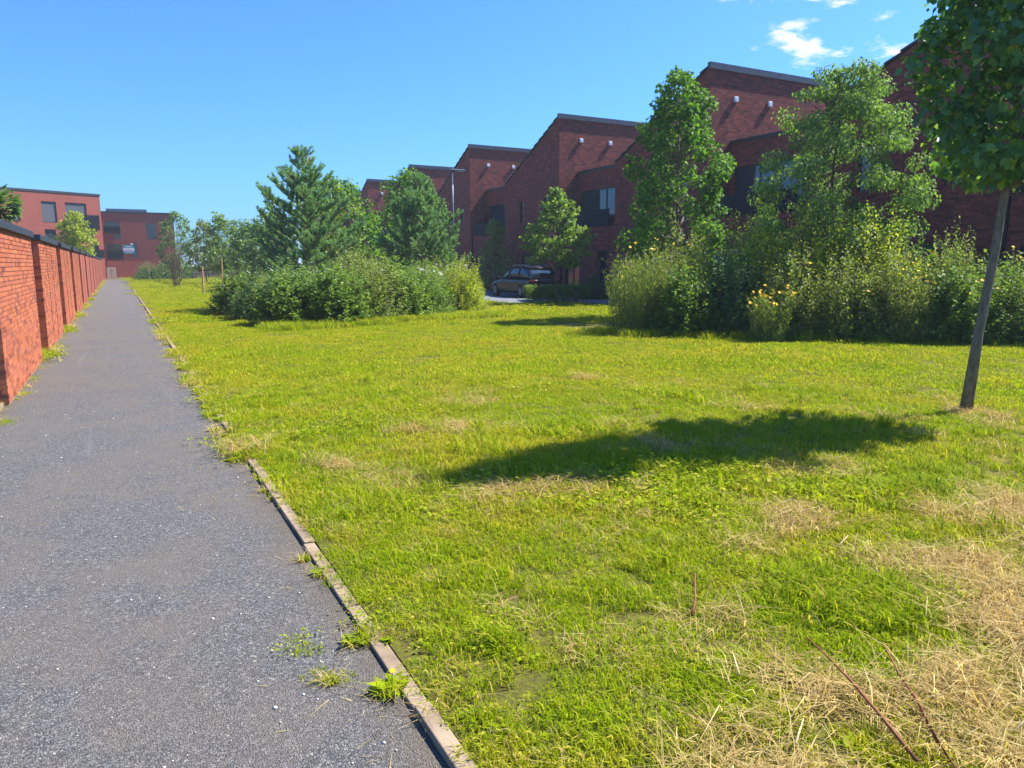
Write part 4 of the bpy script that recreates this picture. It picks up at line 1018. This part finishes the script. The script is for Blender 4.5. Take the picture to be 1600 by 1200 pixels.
# timber stake, fence and pale wall far off
for x, y, h_, lab in ((4.05, 43.0, 1.5, 'short pale timber stake near the blue green shrub'), (6.1, 52, 2.0, 'tall pale timber stake among the far trees')):
    st_ = empty('tree_stake', (x, y, 0), 0, lab, 'stake'); MB().tube([(0,0,0),(.02,0,h_)], .045, 8).build('post', mat_plain('timber', (.42,.26,.12), .8, .2), st_)
    MB().tube([(-.12,0,h_*.85),(.5,.05,h_*.87)], .03, 6).build('strap', M['anthracite'], st_)
fe = empty('rail_fence', (5.5, 86, 0), 0, 'thin dark rail fence crossing the far end of the lawn', 'fence')
for i in range(12): MB().box(i*1.6, i*1.6+.07, 0, .07, 0, 1.35).build('post', M['anthracite'], fe)
for z in (.55, 1.15): MB().box(0, 17.7, .08, .11, z, z+.06).build('rail', M['anthracite'], fe)
tag(MB().box(6.8, 34, 98, 98.3, 0, 1.25).build('far_wall', M['concrete']), 'low pale wall beyond the far fence', 'wall')

# low hedge beside the car and shrub by the door
def hedge(name, label, x0, x1, y0, y1, h, seed, mat, n, leaf):
    r = np.random.default_rng(seed); root = empty(name, ((x0+x1)/2, (y0+y1)/2, 0), 0, label, 'hedge')
    P = np.stack([r.uniform(x0-x1, x1-x0, n)/2, r.uniform(y0-y1, y1-y0, n)/2, h*r.random(n)**.6], 1); P[:, 2] += r.normal(size=n)*.03
    T = unit(n, r); N = unit(n, r)*.6 + np.array([0,0,.6]); V, F, tn = leaves(P, T, N, leaf*(.6+.6*r.random(n)), 'q', .8, r)
    link('foliage', np_mesh('foliage', V, F, tn), mat, root)['kind'] = 'stuff'
    st = MB()
    for k in range(int((x1-x0)/.25)): 
        xx = (x0-x1)/2 + .12 + k*.25; st.tube([(xx,0,0),(xx+r.normal()*.05,r.normal()*.05,h*.8)], [.012,.006], 5, False)
    st.build('stems', M['twig'], root)
hedge('low_hedge', 'knee high green hedge between the lawn and the dark car', 14.9, 18.0, 26.6, 27.1, .72, 95, M['leaf_mid'], 9000, .06)

# ================================================================== STREET FURNITURE
lp = empty('street_lamp', (14.0, 32.2, 0), 0, 'slim grey street lamp with flat head above the pines', 'street lamp')
MB().tube([(0,0,0),(0,0,1.0)], .07, 12).build('base_sleeve', M['zinc'], lp, True)
MB().tube([(0,0,1.0),(0,0,5.85)], [.05,.035], 12).build('post', M['zinc'], lp, True)
MB().box(-.1, .62, -.09, .09, 5.86, 5.93).build('lamp_head', M['zinc'], lp, bevel=.02)
MB().box(.15, .55, -.07, .07, 5.845, 5.858).build('lens', M['white'], lp)
bo = empty('bollard', (16.55, 25.55, 0), 0, 'short dark timber bollard at the edge of the paving', 'bollard')
MB().box(-.06, .06, -.06, .06, 0, .62).build('post', M['bark_brown'], bo, bevel=.01); MB().box(-.065, .065, -.065, .065, .62, .65).build('cap', M['anthracite'], bo, bevel=.006)

def car(loc, rz, label, paint, H=1.52, L=4.4, W=1.82):
    root = empty('parked_car', loc, rz, label, 'car', 'cars parked in front of the houses')   # rear bumper at local y=0, nose at +y
    def loft(sections, name, mat, smooth=True):
        vs, fs, n = [], [], len(sections[0])
        for s in sections: vs += s
        for i in range(len(sections)-1):
            for k in range(n): fs.append((i*n+k, i*n+(k+1)%n, (i+1)*n+(k+1)%n, (i+1)*n+k))
        fs.append(tuple(reversed(range(n)))); fs.append(tuple((len(sections)-1)*n + k for k in range(n)))
        b = MB().add(vs, fs); o = b.build(name, mat, root, smooth); m = o.modifiers.new('sub', 'SUBSURF'); m.levels = m.render_levels = 2; return o
    def sec(y, w, z0, z1, top=None):
        w /= 2; top = top if top is not None else .92
        return [(-w*.9,y,z0),(-w,y,z0+.12),(-w*1.0,y,(z0+z1)/2),(-w*.98,y,z1-.07),(-w*top,y,z1),(0,y,z1+.015),(w*top,y,z1),(w*.98,y,z1-.07),(w,y,(z0+z1)/2),(w,y,z0+.12),(w*.9,y,z0),(0,y,z0)]
    belt = H*.60
    loft([sec(0,W*.86,.34,belt-.1),sec(.03,W*.93,.28,belt-.02),sec(.25,W*.99,.22,belt),sec(1.2,W,.2,belt),(sec(2.6,W,.2,belt)),sec(3.2,W*.99,.2,belt-.02),sec(3.9,W*.95,.22,belt-.14),sec(L-.08,W*.86,.28,belt-.3),sec(L,W*.76,.36,belt-.4)], 'body', paint)
    def cab(y, w, z1): 
        w /= 2; z0 = belt-.05
        return [(-w,y,z0),(-w*.97,y,z0+(z1-z0)*.5),(-w*.84,y,z1-.04),(-w*.7,y,z1),(w*.7,y,z1),(w*.84,y,z1-.04),(w*.97,y,z0+(z1-z0)*.5),(w,y,z0)]
    loft([cab(.1,W*.88,belt+.06),cab(.22,W*.9,H-.28),cab(.5,W*.92,H-.06),cab(1.3,W*.93,H),cab(2.1,W*.92,H-.04),cab(2.6,W*.9,H-.2),cab(3.3,W*.86,belt+.03)], 'greenhouse', M['car_glass'])
    rf = MB()
    ys = [.42,.7,1.3,2.0,2.25]; zs = [H-.075,H-.02,H+.012,H-.012,H-.05]
    for i in range(4):
        a, b = ys[i], ys[i+1]; w1 = W*.40
        rf.quad((-w1,a,zs[i]),(w1,a,zs[i]),(w1,b,zs[i+1]),(-w1,b,zs[i+1]))
    ro = rf.build('roof', paint, root, True); m = ro.modifiers.new('s','SOLIDIFY'); m.thickness = .03
    for s in (-1, 1):
        pb = MB()
        for y in (1.15, 2.15): pb.tube([(s*W*.47,y,belt-.03),(s*W*.455,y+.0,belt+(H-belt)*.45),(s*W*.385,y-.02,H-.05)], .03, 5)
        pb.build('pillar', paint, root)
        MB().tube([(s*W*.34,.5,H+.02),(s*W*.35,1.3,H+.06),(s*W*.34,2.1,H+.02)], .018, 6).build('roof_rail', M['zinc'], root)
        tl = MB().box(min(s*W*.30,s*W*.475), max(s*W*.30,s*W*.475), -.012, .25, belt-.16, belt-.03).build('tail_light', M['tail'], root, bevel=.02)
        for y in (.82, L-.85):
            wh = MB(); n = 20; x0, x1 = s*(W/2-.2), s*(W/2+.005)
            wh.tube([(x0,y,.33),(x1-.02*s,y,.33),(x1,y,.33)], [.33,.33,.30], n); w_ = wh.build('wheel', M['tyre'], root, True)
            MB().tube([(x1-.005*s,y,.33),(x1+.012*s,y,.33)], [.21,.19], 12).build('rim', M['zinc'], w_)
        MB().box(min(s*W*.5,s*W*.58), max(s*W*.5,s*W*.58), 2.75, 2.95, belt-.02, belt+.14).build('mirror', paint, root, bevel=.03)
    bp = MB().box(-W*.44, W*.44, -.05, .06, .34, .52).build('rear_bumper', M['anthracite'], root, bevel=.03)
    pt = MB().box(-.26, .26, -.03, -.012, belt-.36, belt-.25).build('number_plate', M['white'], root)
    ch = MB()
    for i in range(7): ch.box(-.22+i*.062, -.18+i*.062, -.034, -.0301, belt-.335, belt-.275)
    ch.build('plate_marks', M['tail'], pt)
    return root
M['car_glass'] = mat_plain('car_glass', (.012,.016,.022), .05, .9)
M['tail'] = mat_plain('red_lens', (.10,.008,.010), .3, .4)
M['tyre'] = mat_plain('tyre', (.02,.02,.02), .85, .2)
M['paint_dark'] = mat_plain('dark_paint', (.010,.009,.012), .35, .3, 0, .05, 1, .4)
M['paint_white'] = mat_plain('pale_paint', (.6,.63,.68), .28, .6, 0, .05, 1, 1)
car((18.0, 30.5, -.012), 0, 'dark estate car with its tail to the lawn, behind the low hedge', M['paint_dark'])
car((18.3, 16.6, -.012), 0, 'pale tall car hidden behind the flower bed, only its roof showing', M['paint_white'], H=1.98)
car((18.1, 40.3, -.012), 0, 'pale silver car parked beyond the dark estate car near the lamp', M['paint_white'], H=1.55)

# ================================================================== SMALL THINGS
# loose chippings on the path
r = np.random.default_rng(101); ico = [(0,0,1),(.9,0,.2),(.28,.85,.2),(-.72,.53,.2),(-.72,-.53,.2),(.28,-.85,.2),(0,0,-.5)]
fi = [(0,1,2),(0,2,3),(0,3,4),(0,4,5),(0,5,1),(6,2,1),(6,3,2),(6,4,3),(6,5,4),(6,1,5)]
Vs, Fs, o_ = [], [], 0
for k in range(520):
    yy = 1.2 + 9*r.random()**1.6; xx = -1.15 + 1.98*r.random(); s = .003 + .0045*r.random()**2.5
    if r.random() < .12: s *= 1.7
    th = r.random()*6.28; c_, s_ = math.cos(th), math.sin(th)
    V = np.array(ico)*np.array([s*r.uniform(.8,1.5), s, s*.7]); V = np.stack([V[:,0]*c_-V[:,1]*s_+xx, V[:,0]*s_+V[:,1]*c_+yy, V[:,2]-.017], 1)
    Vs.append(V); Fs.append(np.array(fi)+o_); o_ += 7
me = np_mesh('loose_chippings', np.concatenate(Vs), np.concatenate(Fs))
t = NT('pale_chipping'); cc_ = t.ramp(t.noise(t.pos(), 9, 2), [(.35,(.30,.27,.22)),(.5,(.55,.53,.48)),(.65,(.68,.67,.63))])
tag(link('loose_chippings', me, t.end(t.bsdf(cc_, .8, .3))), 'pale loose chippings scattered on the path', 'gravel', kind='stuff')
# straw bits blown onto the path
V, F, tn = blades(160, 1, .03, .09, .003, 1.2, r, 1., 0)
V[:, 2] = np.clip(V[:, 2]*.15, -.004, .012)
blk = np.repeat(np.stack([.15 + .72*r.random(160)**.6 , 1.4 + 6*r.random(160), np.zeros(160)], 1), 6, 0); cen = np.repeat(V.reshape(160, 6, 3).mean(1), 6, 0)
V = V - cen*np.array([1,1,0]) + blk + np.array([0,0,-.016])
tag(link('straw_litter', np_mesh('straw_litter', V, F, tn), M['straw']), 'thin dry straw stalks littering the path edge', 'litter', kind='stuff')
# weeds rooted along the kerb
def weed(loc, s, seed, label, flower=False):
    r = np.random.default_rng(seed); root = empty('kerb_weed', loc, 0, label, 'weed', 'weeds rooted along the path kerb')
    s *= .72
    parts = [rosette(16, .10*s, r), rosette(12, .075*s, r), blades(60, .07*s, .02*s, .11*s, .0042, 1.1, r)]
    Vs, Fs, Ts, o = [], [], [], 0
    for i, (V, F, T) in enumerate(parts):
        if i == 1: V = V + np.array([.05*s, .04*s, 0])
        Vs.append(V); Fs.append(F + o); Ts.append(T); o += len(V)
    l = link('leaves', np_mesh('leaves', np.concatenate(Vs), np.concatenate(Fs), np.concatenate(Ts)), M['grass_lush'], root); l['kind'] = 'stuff'
    V, F, T = blades(40, .10*s, .04, .10, .003, 1.3, r, 1., .01); d = link('dead_blades', np_mesh('dead_blades', V, F, T), M['straw'], root); d['kind'] = 'stuff'
    if flower:
        for x, y, z in ((.03,.05,.06),):
            f = link('flower', DAI, None, root, (x, y, z), (.2,-.2,0)); f.scale = (.42,)*3
            MB().tube([(x*.6,y*.6,0),(x,y,z)], .0015, 4).build('flower_stalk', M['stem'], root)
    return root
ORD = ['first', 'second', 'third', 'fourth', 'fifth', 'sixth', 'seventh', 'eighth', 'ninth', 'tenth', 'eleventh', 'twelfth']
KWN = {2: 'tiny green weed against the kerb just before the yellow flowered weed', 3: 'small weed standing on the path away from the kerb beside the dark rosette'}
kn = 0
weed((.80, 2.93, -.018), 1.1, 111, 'dark green weed rosette between the flowering weed and the paler tuft')
weed((.80, 2.50, -.018), 1.15, 112, 'kerb weed carrying a small yellow flower', True)
for i, (x, y, s) in enumerate(((.83,3.72,.95),(.80,3.95,.6),(.86,2.28,.45),(.62,2.68,.45),(.82,5.35,.5),(.80,6.95,.9),(.74,7.6,.9),(.82,8.1,1.1),(.80,8.9,1.2),(.82,9.9,1.2),(.8,11.0,1.3),(.78,12.4,1.3))):
    if i not in KWN: kn += 1
    weed((x, y, -.018), s, 120+i, KWN.get(i) or 'green weed at the kerb, %s along the path beyond the dark rosette' % ORD[kn-1])
# dead red stems and debris lying in the straw
def stick(pts, rad, label, name='dead_stem', mat='red_stem'):
    b = MB(); b.tube(pts, [rad*(1-.6*i/(len(pts)-1)) for i in range(len(pts))], 6)
    o = b.build(name, M[mat], None, True); return tag(o, label, 'stem', 'dead stems lying in the straw')
stick([(2.12,1.26,.05),(2.20,1.45,.075),(2.28,1.62,.08),(2.36,1.78,.07),(2.40,1.93,.085)], .0075, 'long reddish dead stem lying over the straw beside the leafy weed')
stick([(2.19,1.16,.04),(2.28,1.3,.05),(2.42,1.46,.06),(2.52,1.6,.06),(2.64,1.75,.08)], .0075, 'reddish dead stem lying deeper in the straw patch')
stick([(2.19,2.38,.03),(2.27,2.45,.05),(2.40,2.60,.10)], .008, 'short red stub of stem sticking out of the green grass')
for i, pts in enumerate(([(2.0,1.9,.04),(2.08,2.02,.06)],[(2.55,1.2,.05),(2.72,1.22,.07),(2.8,1.32,.08)],[(1.85,1.5,.05),(1.98,1.58,.05)],[(3.3,2.25,.05),(3.42,2.36,.06)],[(3.45,2.6,.05),(3.6,2.66,.06)])):
    stick(pts, .005, ['pale dry stalk beside the leafy weed in the straw','pale bent dry stalk beyond the two red stems','pale dry stalk at the border of straw and green grass',
                      'pale dry stalk on the worn patch beside the lush tussock','pale dry stalk farther back on the worn patch'][i], 'dry_stalk', 'pale_stalk')
weed((2.22, 1.82, 0), 1.0, 140, 'leafy weed growing through the straw beside the red stem')
weed((8.0, 4.45, 0), 1.2, 141, 'yellowish weed at the foot of the street tree')

# ================================================================== HAZE: added volume standing in for lens veil, lifts shaded tones
hz = MB().box(-1560, 1560, -1560, 1560, -1.05, 10.2).build('haze', None)
t = NT('shadow_lift_haze'); v_ = t.new('ShaderNodeVolumePrincipled'); v_.inputs['Color'].default_value = (.78,.90,1,1)
v_.inputs['Density'].default_value = .0006; v_.inputs['Anisotropy'].default_value = .1
t.l.new(v_.outputs[0], t.out.inputs['Volume']); hz.data.materials.append(t.m)
tag(hz, 'thin blue haze volume added over the lawn and houses to lift their shadows', 'haze', kind='stuff')
